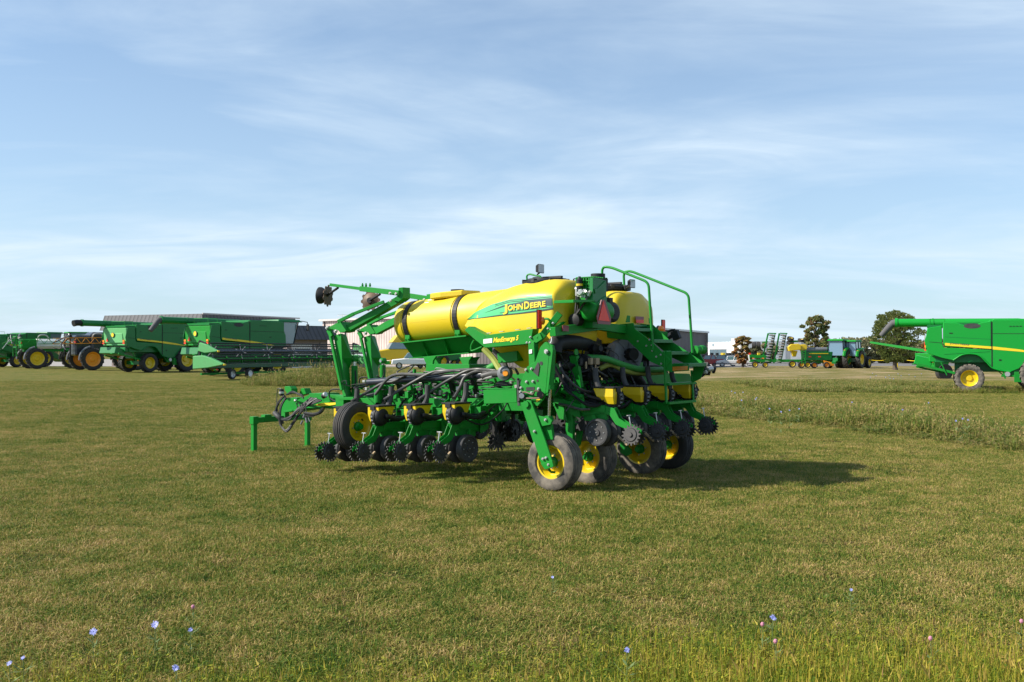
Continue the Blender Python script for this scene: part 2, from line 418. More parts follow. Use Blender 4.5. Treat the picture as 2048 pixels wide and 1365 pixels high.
def scatter(name, meshes, mat, pts, scale=(.8, 1.2)):
    """one object whose points carry instances of the blade patches"""
    src = bpy.data.collections.new(name + '_sources')
    for i, me in enumerate(meshes):
        me.materials.append(mat); so = bpy.data.objects.new('blades', me); src.objects.link(so)
    rnd = random.Random(len(pts))
    me = bpy.data.meshes.new(name); me.from_pydata([(p[0], p[1], 0.0) for p in pts], [], [])
    s_ = []; r_ = []; i_ = []
    for p in pts:
        k = (p[2] if len(p) > 2 else 1) * rnd.uniform(*scale); q = p[3] if len(p) > 3 else 1
        s_ += [q, q, k]; r_ += [0, 0, rnd.uniform(0, 6.283)]; i_.append(rnd.randrange(len(meshes)))
    for nm, ty, fld, dat in (('sc', 'FLOAT_VECTOR', 'vector', s_), ('ro', 'FLOAT_VECTOR', 'vector', r_), ('ix', 'INT', 'value', i_)):
        me.attributes.new(nm, ty, 'POINT').data.foreach_set(fld, dat)
    o = bpy.data.objects.new(name, me); COL.objects.link(o)
    ng = bpy.data.node_groups.new(name, 'GeometryNodeTree')
    ng.interface.new_socket('Geometry', in_out='INPUT', socket_type='NodeSocketGeometry')
    ng.interface.new_socket('Geometry', in_out='OUTPUT', socket_type='NodeSocketGeometry')
    gi = ng.nodes.new('NodeGroupInput'); go = ng.nodes.new('NodeGroupOutput')
    iop = ng.nodes.new('GeometryNodeInstanceOnPoints'); ci = ng.nodes.new('GeometryNodeCollectionInfo')
    ci.inputs['Collection'].default_value = src; ci.inputs['Separate Children'].default_value = True; ci.inputs['Reset Children'].default_value = True
    iop.inputs['Pick Instance'].default_value = True
    def na(nm, t):
        n = ng.nodes.new('GeometryNodeInputNamedAttribute'); n.data_type = t; n.inputs['Name'].default_value = nm; return n.outputs['Attribute']
    ng.links.new(gi.outputs[0], iop.inputs['Points']); ng.links.new(ci.outputs[0], iop.inputs['Instance'])
    ng.links.new(na('ix', 'INT'), iop.inputs['Instance Index']); ng.links.new(na('ro', 'FLOAT_VECTOR'), iop.inputs['Rotation']); ng.links.new(na('sc', 'FLOAT_VECTOR'), iop.inputs['Scale'])
    ng.links.new(iop.outputs[0], go.inputs[0])
    md = o.modifiers.new('scatter', 'NODES'); md.node_group = ng
    o['kind'] = 'stuff'
    return o

rnd = random.Random(3)
pts = []
y = 4.6
while y < 62:                        # mown lawn
    step = .72 if y < 14 else (.9 if y < 30 else 1.4)
    half = y * .55 + 1.5; x = -half
    while x < half:
        q = 1.15 if y < 30 else 1.6
        pts.append((x + rnd.uniform(-.2, .2), y + rnd.uniform(-.2, .2), 1.0 if y < 30 else 1.2, q))
        x += step
    y += step
o = scatter('lawn_grass', [patch(i, 4200, .015, .055, .0052, 1.9) for i in range(4)] + [patch(9, 3200, .015, .06, .005, 1.7, 1.0, 0, 1, .28), patch(10, 3900, .015, .065, .005, 1.5)], LAWN, pts, (.7, 1.3))
tag(o, 'short mown olive and straw coloured lawn grass around the parked machine', 'grass')
# taller yellowish grass that grows up at our feet, thickest on the right
pts = []
rnd = random.Random(5)
for i in range(760):
    yy = 4.9 + 2.3 * rnd.random() ** 1.5; t = rnd.random(); xx = (t - .5) * yy * 1.12
    dens = .35 + .65 * ss(-.3, 1.2, xx)
    if yy > 5.2 + 1.3 * dens + .9 * ss(1.5, 3, xx): continue
    if rnd.random() < dens * (1.1 - (yy - 4.9) * .3): pts.append((xx, yy, (.55 + .45 * dens) * max(.35, 1.15 - (yy - 4.9) * .42), .8))
o = scatter('tall_grass', [patch(50 + i, 110, .03, .24, .0045, .75, 1.0, .10, 0 if i % 2 else 2, .45) for i in range(4)], TALL, pts)
tag(o, 'tall yellow green seed grass along the near edge of the lawn', 'grass')
# weed strip on the right, weed clump in the middle distance, rough edge at the far side
pts = []
rnd = random.Random(9)
def strip(px0, py0, px1, py1, depth0, depth1, n, k, q=1.0):
    A, B = G(px0, py0), G(px1, py1)
    for i in range(n):
        t = rnd.random(); p = A.lerp(B, t); dd = depth0 + (depth1 - depth0) * t; f_ = rnd.random(); kk = k * (.35 + .65 * ss(0, .35, f_)) * (1 - .6 * ss(.6, 1, f_))
        pts.append((p.x + rnd.uniform(-.9, .9), p.y - .6 + (dd + 1) * f_ + rnd.uniform(-.5, .5), kk * rnd.uniform(.5, 1.45), q))
strip(1360, 822, 1700, 850, 9, 8, 520, .60)
strip(1690, 849, 2080, 892, 8.5, 6, 400, .64)
strip(2080, 892, 2300, 930, 6, 5, 50, .62)
for i in range(230):                     # rounder weedy clump in front of the yard
    a = rnd.uniform(0, 6.283); rr = rnd.random() ** .5
    c = G(640, 772); pts.append((c.x + math.cos(a) * rr * 4.6, c.y + 3 + math.sin(a) * rr * 4.5, (2.5 - rr * 1.7) * rnd.uniform(.5, 1.2), 1.1))
for i in range(90):
    c = G(770, 762); pts.append((c.x + rnd.uniform(-3.5, 3), c.y + rnd.uniform(0, 5), rnd.uniform(.7, 1.2), 1.1))
for i in range(260):
    c = G(1780, 782); pts.append((c.x + rnd.uniform(-5, 6), c.y + rnd.uniform(-3, 12), rnd.uniform(.3, .6), 1.1))
o = scatter('tall_weeds', [patch(80 + i, 240, .18, .62, .011, .38, 1.0, .12, 4) for i in range(4)], WEED, pts)
tag(o, 'rough knee high weeds left unmown in strips and clumps across the field', 'weeds')
# ================================================================ THE PLANTER
VC = -1.48                                              # its centre line
planter = empty('crop_planter', P0, PROT)
tag(planter, 'large green folded row crop planter with yellow tanks, parked alone on the mown lawn', 'planter')
def pl(pts, v):                                          # picture outline laid on a plane v
    return [L(x, y, v=v) for x, y in pts]
def pu(pts, u):
    return [L(x, y, u=u) for x, y in pts]
def part(mb, name, mats, parent=None, bevel=.004, label=None, **k):
    return mb.build(name, mats, parent or planter, bevel, label, **k)
VX = V((0, 1, 0)); UX = V((1, 0, 0)); WX = V((0, 0, 1))

# ---- transport wheels
def ribbed_wheel(c, axis, rad=.385, wid=.27, dusty=False, name='transport_wheel'):
    ax = V(axis).normalized(); c = V(c)
    hw = wid / 2; prof = []
    prof += [(-hw * .72, rad * .56), (-hw * .95, rad * .62), (-hw, rad * .75), (-hw * .96, rad * .88), (-hw * .82, rad * .965)]
    n = 5
    for i in range(n):
        a = -hw * .78 + i * (hw * 1.56 / n); b = a + hw * 1.56 / n
        prof += [(a + .004, rad * (1 - .012 * abs(i - 2))), (b - .012, rad * (1 - .012 * abs(i - 2))), (b - .009, rad * .962), (b - .001, rad * .962)]
    prof += [(hw * .82, rad * .965), (hw * .96, rad * .88), (hw, rad * .75), (hw * .95, rad * .62), (hw * .72, rad * .56)]
    w_ = MB().lathe(c, ax, prof, 48, True, False).build(name, RUBDUST if dusty else RUBBER, planter, edge=25)
    rr = rad
    rim = MB().lathe(c, ax, [(-hw * .78, rr * .52), (-hw * .80, rr * .585), (-hw * .70, rr * .565), (-hw * .6, rr * .49), (-hw * .1, rr * .44), (0, rr * .42), (.01, rr * .3), (.03, rr * .2), (.03, 0.0)], 40, True, False)
    rim.lathe(c, ax, [(hw * .78, rr * .52), (hw * .80, rr * .585), (hw * .70, rr * .565), (hw * .55, rr * .50), (0, rr * .44), (0, rr * .3), (.02, rr * .2), (.02, 0.0)], 40, True, False)
    x = ax.orthogonal().normalized(); y = ax.cross(x); rim.mi = 1
    rim.bolts([c + (x * math.cos(a) + y * math.sin(a)) * rr * .24 + ax * .03 for a in [k * math.pi / 3 for k in range(6)]], ax, .011, .014)
    rim.build('rim', [YEL, STEEL], w_, edge=40)
    h = MB().lathe(c, ax, [(-.02, .075), (.07, .07), (.09, .05), (.13, .045), (.13, 0)], 20)
    h.build('hub', GREEN, w_)
    x = ax.orthogonal().normalized(); y = ax.cross(x)
    return w_
for v_, d_ in ((0, True), (-.85, True), (-2.25, True), (-3.1, False)):
    ribbed_wheel((0, v_, .385), (0, 1, 0), dusty=d_)
WW = L(712, 853, v=.12)
ribbed_wheel(WW, (-1, .05, 0), rad=.385)
bpy.context.view_layer.update()

# ---- a row unit, built once with its rear end towards +x
def make_row_unit():
    fr = MB()
    for s in (-1, 1):
        y = s * .035
        # shank side plates: one bent arm with a step down to the closing wheels
        fr.prism([(-.95, y, .52), (-.42, y, .55), (-.28, y, .52), (-.20, y, .38), (.02, y, .27), (.13, y, .22), (.13, y, .16), (0, y, .20), (-.26, y, .29), (-.36, y, .42), (-.5, y, .44), (-.95, y, .38)], (0, s * .012, 0))
        fr.prism([(-1.02, y * 2.6, .76), (-.84, y * 2.6, .76), (-.84, y * 2.6, .36), (-1.02, y * 2.6, .42)], (0, s * .012, 0))
    fr.box((-.1, 0, .285), (.25, .07, .01), Matrix.Rotation(.42, 3, 'Y'))
    fr.box((-.3, 0, .47), (.012, .07, .14), Matrix.Rotation(.4, 3, 'Y'))
    fr.box((-.68, 0, .51), (.5, .12, .10)); fr.box((-.93, 0, .56), (.06, .2, .36))
    fr.box((-.62, 0, .40), (.40, .05, .16))
    root = fr.build('row_unit', GREEN, planter, .003)
    h = MB().box((-1.27, 0, .72), (.03, .30, .40)); h.box((-1.24, .1, .8), (.06, .02, .3)); h.box((-1.24, -.1, .8), (.06, .02, .3)); h.build('mounting_plate', GREEN, root, .003)
    for s in (-1, 1):
        for dz, nm in ((.0, 'parallel_arm'), (.19, 'parallel_arm')):
            m = MB().beam((-.92, s * .105, .50 + dz), (-1.25, s * .105, .66 + dz), .018, .065); m.bolts([(-.92, s * .12, .50 + dz), (-1.25, s * .12, .66 + dz)], (0, s, 0), .02, .012)
            m.build(nm, GREEN, root, .003)
        # closing wheels, spiked and canted
        ax = V((0, s, .18)).normalized()
        m = MB().star((0.02, s * .075, .155), ax, .122, .155, 16, .012, .5); m.lathe((0.02, s * .075, .155), ax * s * s, [(.006, .1), (.02, .09), (.02, .035), (.04, .03), (.04, 0)], 18)
        m.build('closing_wheel', DISCD, root, 0)
        m = MB(); c = V((-.50, s * .135, .17))
        m.lathe(c, (0, s, 0), [(-.055, .15), (-.055, .185), (-.04, .2), (.035, .2), (.05, .19), (.052, .168), (.035, .16), (.025, .10), (.03, .05), (.045, .045), (.045, 0)], 30)
        m.mi = 1
        m.bolts([c + V((math.cos(a) * .115, s * .028, math.sin(a) * .115)) for a in [k * math.pi / 4 for k in range(8)]] + [c + V((0, s * .045, 0))], (0, s, 0), .008, .008)
        m.build('gauge_wheel', [DGREY, STEEL], root)
        MB().lathe((-.45, s * .02, .16), V((.1, s, 0)), [(0, .2), (.004, .2), (.03, .06), (.03, 0)], 26).build('opener_disc', DISCD, root)
        MB().beam((-.62, s * .09, .42), (-.50, s * .09, .18), .02, .05).build('gauge_arm', GREEN, root)
        m = MB().star((-1.30, s * .06, .22), V((.25 * 1, s, .1)), .10, .16, 12, .012, .45); m.lathe((-1.30, s * .06, .22), V((.25, s, .1)), [(-.02, .05), (.03, .05), (.03, 0)], 12); m.build('row_cleaner_wheel', DISCD, root)
    MB().beam((-1.28, 0, .55), (-1.30, 0, .22), .04, .06).beam((-1.26, 0, .55), (-1.0, 0, .52), .04, .05).build('row_cleaner_arm', DISCD, root)
    t = MB().tube([(-.03, 0, .27), (-.05, 0, .36), (-.06, 0, .42)], .009, 6).beam((-.065, -.045, .425), (-.065, .045, .425), .02, .014); t.build('pressure_handle', STEEL, root, .002)
    t = MB().tube([(-.34, 0, .50), (-.36, 0, .60)], .008, 6).beam((-.36, -.04, .60), (-.36, .04, .60), .018, .012); t.build('depth_handle', STEEL, root, .002)
    # seed meter: ribbed drum with vacuum dome
    m = MB(); c = V((-.34, .07, .66))
    m.lathe(c, (0, 1, 0), [(-.09, .105), (-.09, .132), (-.04, .137), (-.04, .147), (0, .147), (0, .137), (.04, .13), (.07, .10), (.08, .05), (.08, 0)], 28)
    m.tube([c + V((0, .10, 0)), c + V((-.05, .12, .0)), c + V((-.25, .13, -.05)), c + V((-.55, .05, .0))], .035, 8, 4)
    m.build('seed_meter', BLACK, root)
    m = MB()
    for k in range(15):
        a = k * .42; m.lathe(c + V((math.cos(a) * .137, -.045, math.sin(a) * .137)), (0, 1, 0), [(-.02, .017), (.02, .017)], 6, False)
    m.build('meter_rib', GREY, root)
    # mini hopper
    m = MB(); top = [(-.25, -.12, .81), (-.60, -.12, .81), (-.60, .12, .81), (-.25, .12, .81)]; bot = [(-.26, -.08, .58), (-.36, -.08, .58), (-.36, .08, .58), (-.26, .08, .58)]
    mid = [(-.25, -.12, .69), (-.54, -.12, .69), (-.54, .12, .69), (-.25, .12, .69)]
    m.loft([[V(p) for p in bot], [V(p) for p in mid], [V(p) for p in top]], False)
    
    hp = m.build('seed_hopper', YEL, root, .006)
    m = MB().box((-.425, 0, .82), (.38, .26, .022)); m.box((-.24, 0, .79), (.025, .10, .065)); m.build('hopper_lid', BLACK, root, .004)
    MB().tube([(-.56, 0, .80), (-.62, 0, .92), (-.64, 0, 1.1)], .042, 10, 4).build('supply_tube', DGREY, root)
    MB().beam((-.27, .02, .13), (-.10, .02, .0), .03, .025).build('seed_firmer', WOOD, root)
    m = MB()
    for k in range(3): m.tube([(-.55, -.06 + .04 * k, .56), (-.72, .0, .58 + .03 * k), (-.95, .09, .66), (-1.22, .12 - .05 * k, .98)], .009, 5, 3)
    m.build('unit_harness', BLACK, root)
    return root
ru0 = make_row_unit()
first = True
def put_unit(loc, rz):
    global first
    r_ = ru0 if first else copy_tree(ru0, planter)
    first = False
    r_.location = loc; r_.rotation_euler = (0, 0, rz); return r_
NEARU = [1.66, 2.42, 3.18, 3.94]
for i, u_ in enumerate(NEARU): put_unit((u_, .52, .30 - .045 * i), R(90))
for u_ in NEARU: put_unit((u_, 2 * VC - .52, .30), R(-90))
for v_ in (-.45, -1.15, -1.85, -2.55): put_unit((-.93, v_, .62), R(180)).scale = (.92, .92, .92)

# ---- toolbars
part(MB().beam((.95, -.80, 1.08), (4.75, -.80, .98), .18, .18), 'wing_toolbar', GREEN)
part(MB().beam((.95, 2 * VC + .80, 1.08), (4.75, 2 * VC + .80, .98), .18, .18), 'wing_toolbar', GREEN)
part(MB().beam((.26, -.2, 1.34), (.26, -3.0, 1.34), .18, .18), 'rear_toolbar', GREEN)
MB().beam((.1, -.55, 1.6), (.75, -.55, 1.6), .14, .18).beam((.1, -2.4, 1.6), (.75, -2.4, 1.6), .14, .18).each('carrier_beam', GREEN, planter, .004)
a = L(974, 794, v=-.25); b = L(1040, 791, v=-.25)
part(MB().beam(a, b, .16, .2).box((a + b) / 2 + V((.02, 0, .10)), ((a - b).length * .98, .17, .012)), 'hinge_beam', GREEN)
a = L(1008, 717, v=-.45); b = L(1047, 712, v=-.45)
part(MB().beam(a, b, .3, .14), 'valve_cover', GREEN)
# front folding tubes that carry the wings
MB().beam((1.3, -.95, 1.3), (5.2, -1.2, 1.05), .12, .12).beam((1.3, 2 * VC + .95, 1.3), (5.2, 2 * VC + 1.2, 1.05), .12, .12).each('wing_brace', GREEN, planter, .004)

# ---- tongue and hitch
a = L(655, 803, v=VC + .1); b = (2.2, VC, a.z)
tng = part(MB().beam(a, b, .20, .25).beam(a + V((0, 0, -.04)), V(b) + V((0, 0, -.04)), .28, .08), 'tongue', GREEN)
a1 = L(620, 809, v=VC + .25); b1 = L(668, 806, v=VC + .25)
st = MB().prism(pl([(628, 811), (640, 807), (676, 805), (676, 809), (655, 812), (640, 813)], VC + .243), (0, .004, 0)); st.build('yellow_stripe', TEXTY, tng)
hb = MB()
hb.prism(pl([(564, 799), (568, 796), (594, 796), (594, 817), (596, 820), (566, 823), (563, 810)], VC + .16), (0, -.32, 0))
hb.prism(pl([(595, 800), (618, 790), (618, 787), (646, 787), (648, 817), (595, 817)], VC + .2), (0, -.4, 0))
hb.prism(pl([(567, 822), (606, 817), (606, 820), (567, 826)], VC + .24), (0, -.5, 0))
hb.prism(pl([(569, 773), (579, 773), (583, 778), (583, 786), (574, 788), (569, 780)], VC), (0, -.15, 0))
hb.prism(pl([(600, 783), (602, 777), (608, 777), (612, 788), (598, 792)], VC - .2), (0, -.15, 0))
part(hb, 'hitch', GREEN)
SP = []
for (px, py0, py1, uu) in ((508, 836, 904, None), (615, 832, 893, None)):
    p = L(px, py1, w=0.0); SP.append(p)
c0 = SP[0]; c1 = SP[1]; cw = L(508, 841, u=c0.x).z
for p in SP:
    part(MB().beam(p, p + V((0, 0, cw + .06)), .085, .085, up=(1, 0, 0)).box(p + V((0, 0, .01)), (.13, .13, .02)).box(p + V((0, 0, cw)), (.12, .12, .14)), 'parking_stand', GREEN)
part(MB().beam(c0 + V((0, 0, cw)), c1 + V((0, 0, cw)), .09, .10).box(c0.lerp(c1, .22) + V((0, 0, cw + .03)), (.12, .16, .12)), 'stand_crossbar', GREEN)
hk = MB().tube([L(509, 840, u=c0.x + .06), L(513, 841, u=c0.x + .06), L(514, 847, u=c0.x + .06)], .012, 6); part(hk, 'stand_pin', STEEL)
part(MB().beam(V((c0.x, VC, cw)), V((c0.x, VC, .9)), .1, .12), 'stand_bracket', GREEN)
# couplers, cylinders on the hitch
(MB().cyl(L(563, 779, v=VC + .2), L(564, 792, v=VC + .2), .045).cyl(L(646, 793, v=VC + .3), L(650, 791, v=VC + .3), .05)).each('hitch_coupler', BLACK, planter, .004)
(MB().cyl(L(563, 784, v=VC + .25), L(563, 788, v=VC + .25), .05).cyl(L(649, 790, v=VC + .32), L(652, 789, v=VC + .32), .045).cyl(L(590, 800, v=VC + .3), L(592, 803, v=VC + .3), .03)).each('hitch_fitting', STEEL, planter, .004)
# hose bundle that droops from the hitch
rnd = random.Random(11)
def hose(pts, r, mat=BLACK, name='hydraulic_hose', sm=5, n=7):
    part(MB().tube(pts, r, n, sm), name, mat, bevel=0)
hv = VC + .45
for i in range(9):
    j = lambda s=1.2: rnd.uniform(-s, s)
    e = (622 + i * 2.6, 795 + i * .8)
    hose([L(569 + j(), 792 + j(), v=hv), L(557 + j(1), 806 + j(), v=hv), L(552 + j(1.5), 826 + j(), v=hv + .05 * j()), L(560 + j(), 838 + j(), v=hv + .06), L(578 + j(2), 837 + j(3), v=hv + .1), L(598 + j(2), 818 + j(2), v=hv), L(e[0], e[1], v=hv - .1)], .014, (DGREY if i % 3 == 0 else BLACK))
for i in range(8):
    j = lambda s=1.5: rnd.uniform(-s, s)
    hose([L(571 + j(), 795 + j(), v=hv), L(562 + j(), 815 + j(), v=hv), L(560 + j(), 845 + j(), v=hv), L(566 + j(), 858 + j(2), v=hv + .05), L(574 + j(), 862 + j(2), v=hv + .08), L(587 + j(2), 845 + j(2), v=hv), L(608 + j(2), 815 + j(2), v=hv), L(624 + i * 1.5, 797 + j(), v=hv - .1)], .013, (HOSE if i % 3 == 1 else BLACK))
for i in range(6):
    j = lambda s=1.5: rnd.uniform(-s, s)
    hose([L(574 + j(), 790 + j(), v=hv - .1), L(586 + j(), 785 + j(), v=hv), L(602 + j(), 791 + j(), v=hv), L(607, 797 + j(), v=hv)], .014, (HOSE if i % 2 else BLACK))
hose([L(563, 778, v=hv), L(556, 778, v=hv), L(554, 790, v=hv), L(554, 812, v=hv), L(558, 832, v=hv)], .008, HOSE)
hose([L(610, 827, v=hv), L(628, 829, v=hv), L(641, 825, v=hv), L(647, 817, v=hv - .2)], .03)
hose([L(610, 832, v=hv), L(626, 833, v=hv), L(636, 826, v=hv), L(643, 817, v=hv - .2)], .012)
for i in range(4):
    j = lambda s=2: rnd.uniform(-s, s)
    hose([L(592 + 6 * i, 806, v=hv), L(598 + 5 * i + j(), 822, v=hv), L(606 + 4 * i + j(), 838 + j(), v=hv)], .009, (HOSE if i % 2 else BLACK))
(MB().cyl(L(605, 842, v=hv), L(602, 849, v=hv), .018).cyl(L(612, 836, v=hv), L(614, 846, v=hv), .02).cyl(L(611, 826, v=hv), L(607, 836, v=hv), .02).cyl(L(617, 836, v=hv), L(620, 844, v=hv), .012)).each('coupler_plug', GREY, planter, .004)
part(MB().tube([L(549, 826, v=hv + .05), L(556, 833, v=hv + .08), L(561, 838, v=hv + .06), L(563, 848, v=hv + .03)], .045, 10, 4), 'hose_sleeve', DGREY)

# ---- marker arms, folded
def marker(v0, T, far=False):
    """T maps near-arm picture points to this arm's"""
    q = lambda pts, vv=v0: pl([T(*p) for p in pts], vv)
    root = part(MB().loft([q([(667, 672), (682, 667), (684, 717), (686, 740), (692, 795), (686, 795)]), q([(678, 672), (693, 670), (706, 717), (699, 737), (703, 795), (694, 795)], v0 - .22)], False), 'marker_post', GREEN)
    part(MB().prism(q([(658, 655), (661, 653), (670, 648), (680, 644), (684, 650), (692, 662), (690, 664), (680, 666), (676, 661), (660, 661)], v0 + .02), (0, -.22, 0)), 'marker_knuckle', GREEN, root)
    link = MB().beam(L(*T(657, 660), v=v0 + .05), L(*T(664, 674), v=v0 + .05), .05, .075)
    link.beam(L(*T(661, 672), v=v0 + .05), L(*T(684, 781), v=v0 + .05), .045, .05)
    part(link, 'marker_link', GREEN, root)
    MB().bolts([L(*T(673, 663), v=v0 + .02), L(*T(656, 656), v=v0 + .07)], (0, 1, 0), .032, .03).each('pivot_pin', STEEL, root)
    tl_ = lambda pts, dv=0: [L(*T(*p), v=v0 + dv + (-.36 if v0 > VC else .36) * (p[0] - 680) / 120) for p in pts]
    arm = MB().prism(tl_([(679, 664), (680, 649), (694, 650), (708, 641), (778, 602), (790, 595), (796, 593), (804, 597), (804, 600), (797, 606), (694, 665), (682, 665)], -.03), (0, -.12, 0))
    arm.prism(tl_([(784, 601), (796, 590), (797, 576), (806, 575), (806, 597), (797, 604)]), (0, -.17, 0))
    part(arm, 'marker_arm', GREEN, root)
    ta, tb, tcc = tl_([(676, 644), (708, 628), (768, 604)]); part(MB().beam(ta, tb, .05, .055).beam(tb, tcc, .045, .05), 'marker_tie_rod', GREEN, root)
    MB().bolts(tl_([(793, 588), (781, 587), (782, 602)], .01), (0, 1, 0), .026, .02).each('pivot_bolt', STEEL, root)
    return root
mkA = marker(-.62, lambda x, y: (x, y))
mkB = marker(-2.26, lambda x, y: (718 + (x - 657) * .915 + (0 if x < 720 else (x - 720) * .09), 703 + (y - 703) * .905 + (0 if x < 720 else (x - 720) * .012)))
def disc_arm(v0, p0, p1, p2, dc, root, drum=False):
    m = MB().beam(L(*p0, v=v0), L(*p1, v=v0), .075, .085).beam(L(*p1, v=v0), L(*p2, v=v0), .05, .05)
    m.bolts([L(p1[0] + k, p1[1] - 4, v=v0) for k in (3, 10, 18)], (0, 0, 1), .02, .04)
    o = part(m, 'disc_boom', GREEN, root)
    c = L(*dc, v=v0 - .1); ax = V((.93, .37, .05)) if drum else V((-.35, .9, .1))
    d = MB().star(c, ax, .165, .195, 10, .010, .62); d.lathe(c, ax, [(.005, .15), (.03, .06), (.05, .055), (.05, 0)], 20); d.build('marker_disc', RUST, root)
    e = MB().lathe(c, ax, [(.05, .11), (.13, .15), (.17, .15), (.17, .12), (.19, .04), (.19, 0)], 26) if drum else MB().lathe(c, ax, [(-.06, .05), (.06, .05)], 16)
    e.tube([L(p2[0] + 15, p2[1] + 6, v=v0), c + V((0, .03, .0)), c], .022, 8)
    e.build('disc_hub', BLACK, root)
disc_arm(-.98, (800, 587), (722, 578), (661, 570), (656, 592), mkA, True)
disc_arm(-1.95, (858, 598), (800, 589), (745, 583), (741, 602), mkB)
for (x0, y0, x1, y1, vv) in ((709, 718, 709, 794, -.9), (766, 722, 765, 768, -2.4)):
    a = L(x0, y0, v=vv); b = L(x1, y1, v=vv); k = a.lerp(b, .18)
    o = part(MB().cyl(b, k, .055, 16).lathe(a, (0, 1, 0), [(-.05, .055), (.05, .055)], 16).cyl(b + V((0, 0, -.02)), b + V((0, 0, .08)), .068, 16), 'marker_cylinder', GREEN)
    MB().cyl(k, a, .03, 12).cyl(a + V((0, .05, 0)), a + V((0, .07, 0)), .03).build('piston_rod', CHROME, o)
    MB().tube([a.lerp(b, .3) + V((-.07, .05, 0)), a.lerp(b, .62) + V((-.08, .05, 0)), a.lerp(b, .8) + V((.0, .1, 0)), b + V((.35, .2, .12)), b + V((.4, .2, -.02)), b + V((.2, .2, -.1))], .013, 6, 4).build('hydraulic_line', BLACK, o)
# feet that carry the marker posts and the fold cylinders
part(MB().beam(L(690, 792, v=-.7), L(690, 820, v=-.7), .25, .2, up=(1, 0, 0)).beam(L(690, 797, v=-.72), L(720, 797, v=-.72), .3, .05), 'marker_foot', GREEN)
a = L(760, 802, v=-.75)
part(MB().cyl(L(756, 805, v=-.6), L(758, 768, v=-.6), .07, 16).prism(pl([(765, 770), (768, 768), (785, 792), (790, 805), (762, 805)], -.7), (0, -.06, 0)), 'wing_fold_post', GREEN)
(MB().prism(pl([(738, 772), (748, 766), (752, 775), (742, 800), (736, 800)], -1.0), (0, -.06, 0)).prism(pl([(828, 762), (845, 757), (850, 790), (826, 792)], -1.1), (0, -.05, 0)).prism(pl([(880, 768), (905, 764), (908, 790), (884, 792)], -1.2), (0, -.05, 0))).each('frame_gusset', GREEN, planter, .004)

# ---- air supply pipes over the near wing
a = L(737, 765, v=-.55); b = L(975, 750, v=-.55)
pp = MB().tube([a, b], .058, 16)
for k in range(1, 8): pp.lathe(a.lerp(b, k / 8), (b - a), [(-.015, .056), (.015, .056)], 16, False)
part(pp, 'air_pipe', BLACKG)
part(MB().tube([L(966, 753, v=-.5), L(985, 748, v=-.5), L(1002, 747, v=-.45)], .055, 14, 4), 'air_pipe_hose', HOSE, bevel=0)
part(MB().lathe(L(1010, 747, v=-.4), (-.3, 1, 0), [(-.09, .06), (-.07, .095), (.0, .11), (.06, .10), (.08, .05), (.085, .045)], 24), 'pipe_end_cap', GREY, bevel=0)
part(MB().lathe(L(1011, 747, v=-.31), (-.3, 1, 0), [(0, .045), (.012, .04)], 16), 'cap_warning_mark', ORANGE, bevel=0)
for (x0, y0, xm, ym, x1, y1) in ((703, 803, 735, 785, 768, 766), (768, 800, 812, 773, 862, 746), (838, 799, 885, 768, 932, 743)):
    hose([L(x0, y0, v=.0), L((x0 + xm) / 2, (y0 + ym) / 2, v=-.15), L(xm, ym, v=-.3), L((xm + x1) / 2, (ym + y1) / 2 - 1, v=-.4), L(x1, y1, v=-.45), L(x1 + 22, y1 - 4, v=-.5), L(x1 + 60, 742, v=-.5)], .024, HOSE, 'vacuum_hose', 5, 9)
hose([L(750, 790, v=-.3), L(785, 752, v=-.4), L(850, 750, v=-.45), L(905, 742, v=-.5), L(960, 740, v=-.5), L(1000, 744, v=-.5)], .026, HOSE, 'vacuum_hose', 6, 9)
hose([L(908, 797, v=-.1), L(920, 776, v=-.3), L(930, 755, v=-.4), L(955, 743, v=-.5), L(985, 747, v=-.5)], .026, HOSE, 'vacuum_hose', 6, 9)
for x in (829, 939, 1000):
    part(MB().box(L(x, 745, v=-.5), (.035, .05, .10)), 'hose_bracket', GREEN)
for x in (795, 848, 900, 946):
    part(MB().beam(L(x, 758, v=-.6), L(x + 8, 790, v=-.75), .06, .09), 'pipe_support', BLACK)

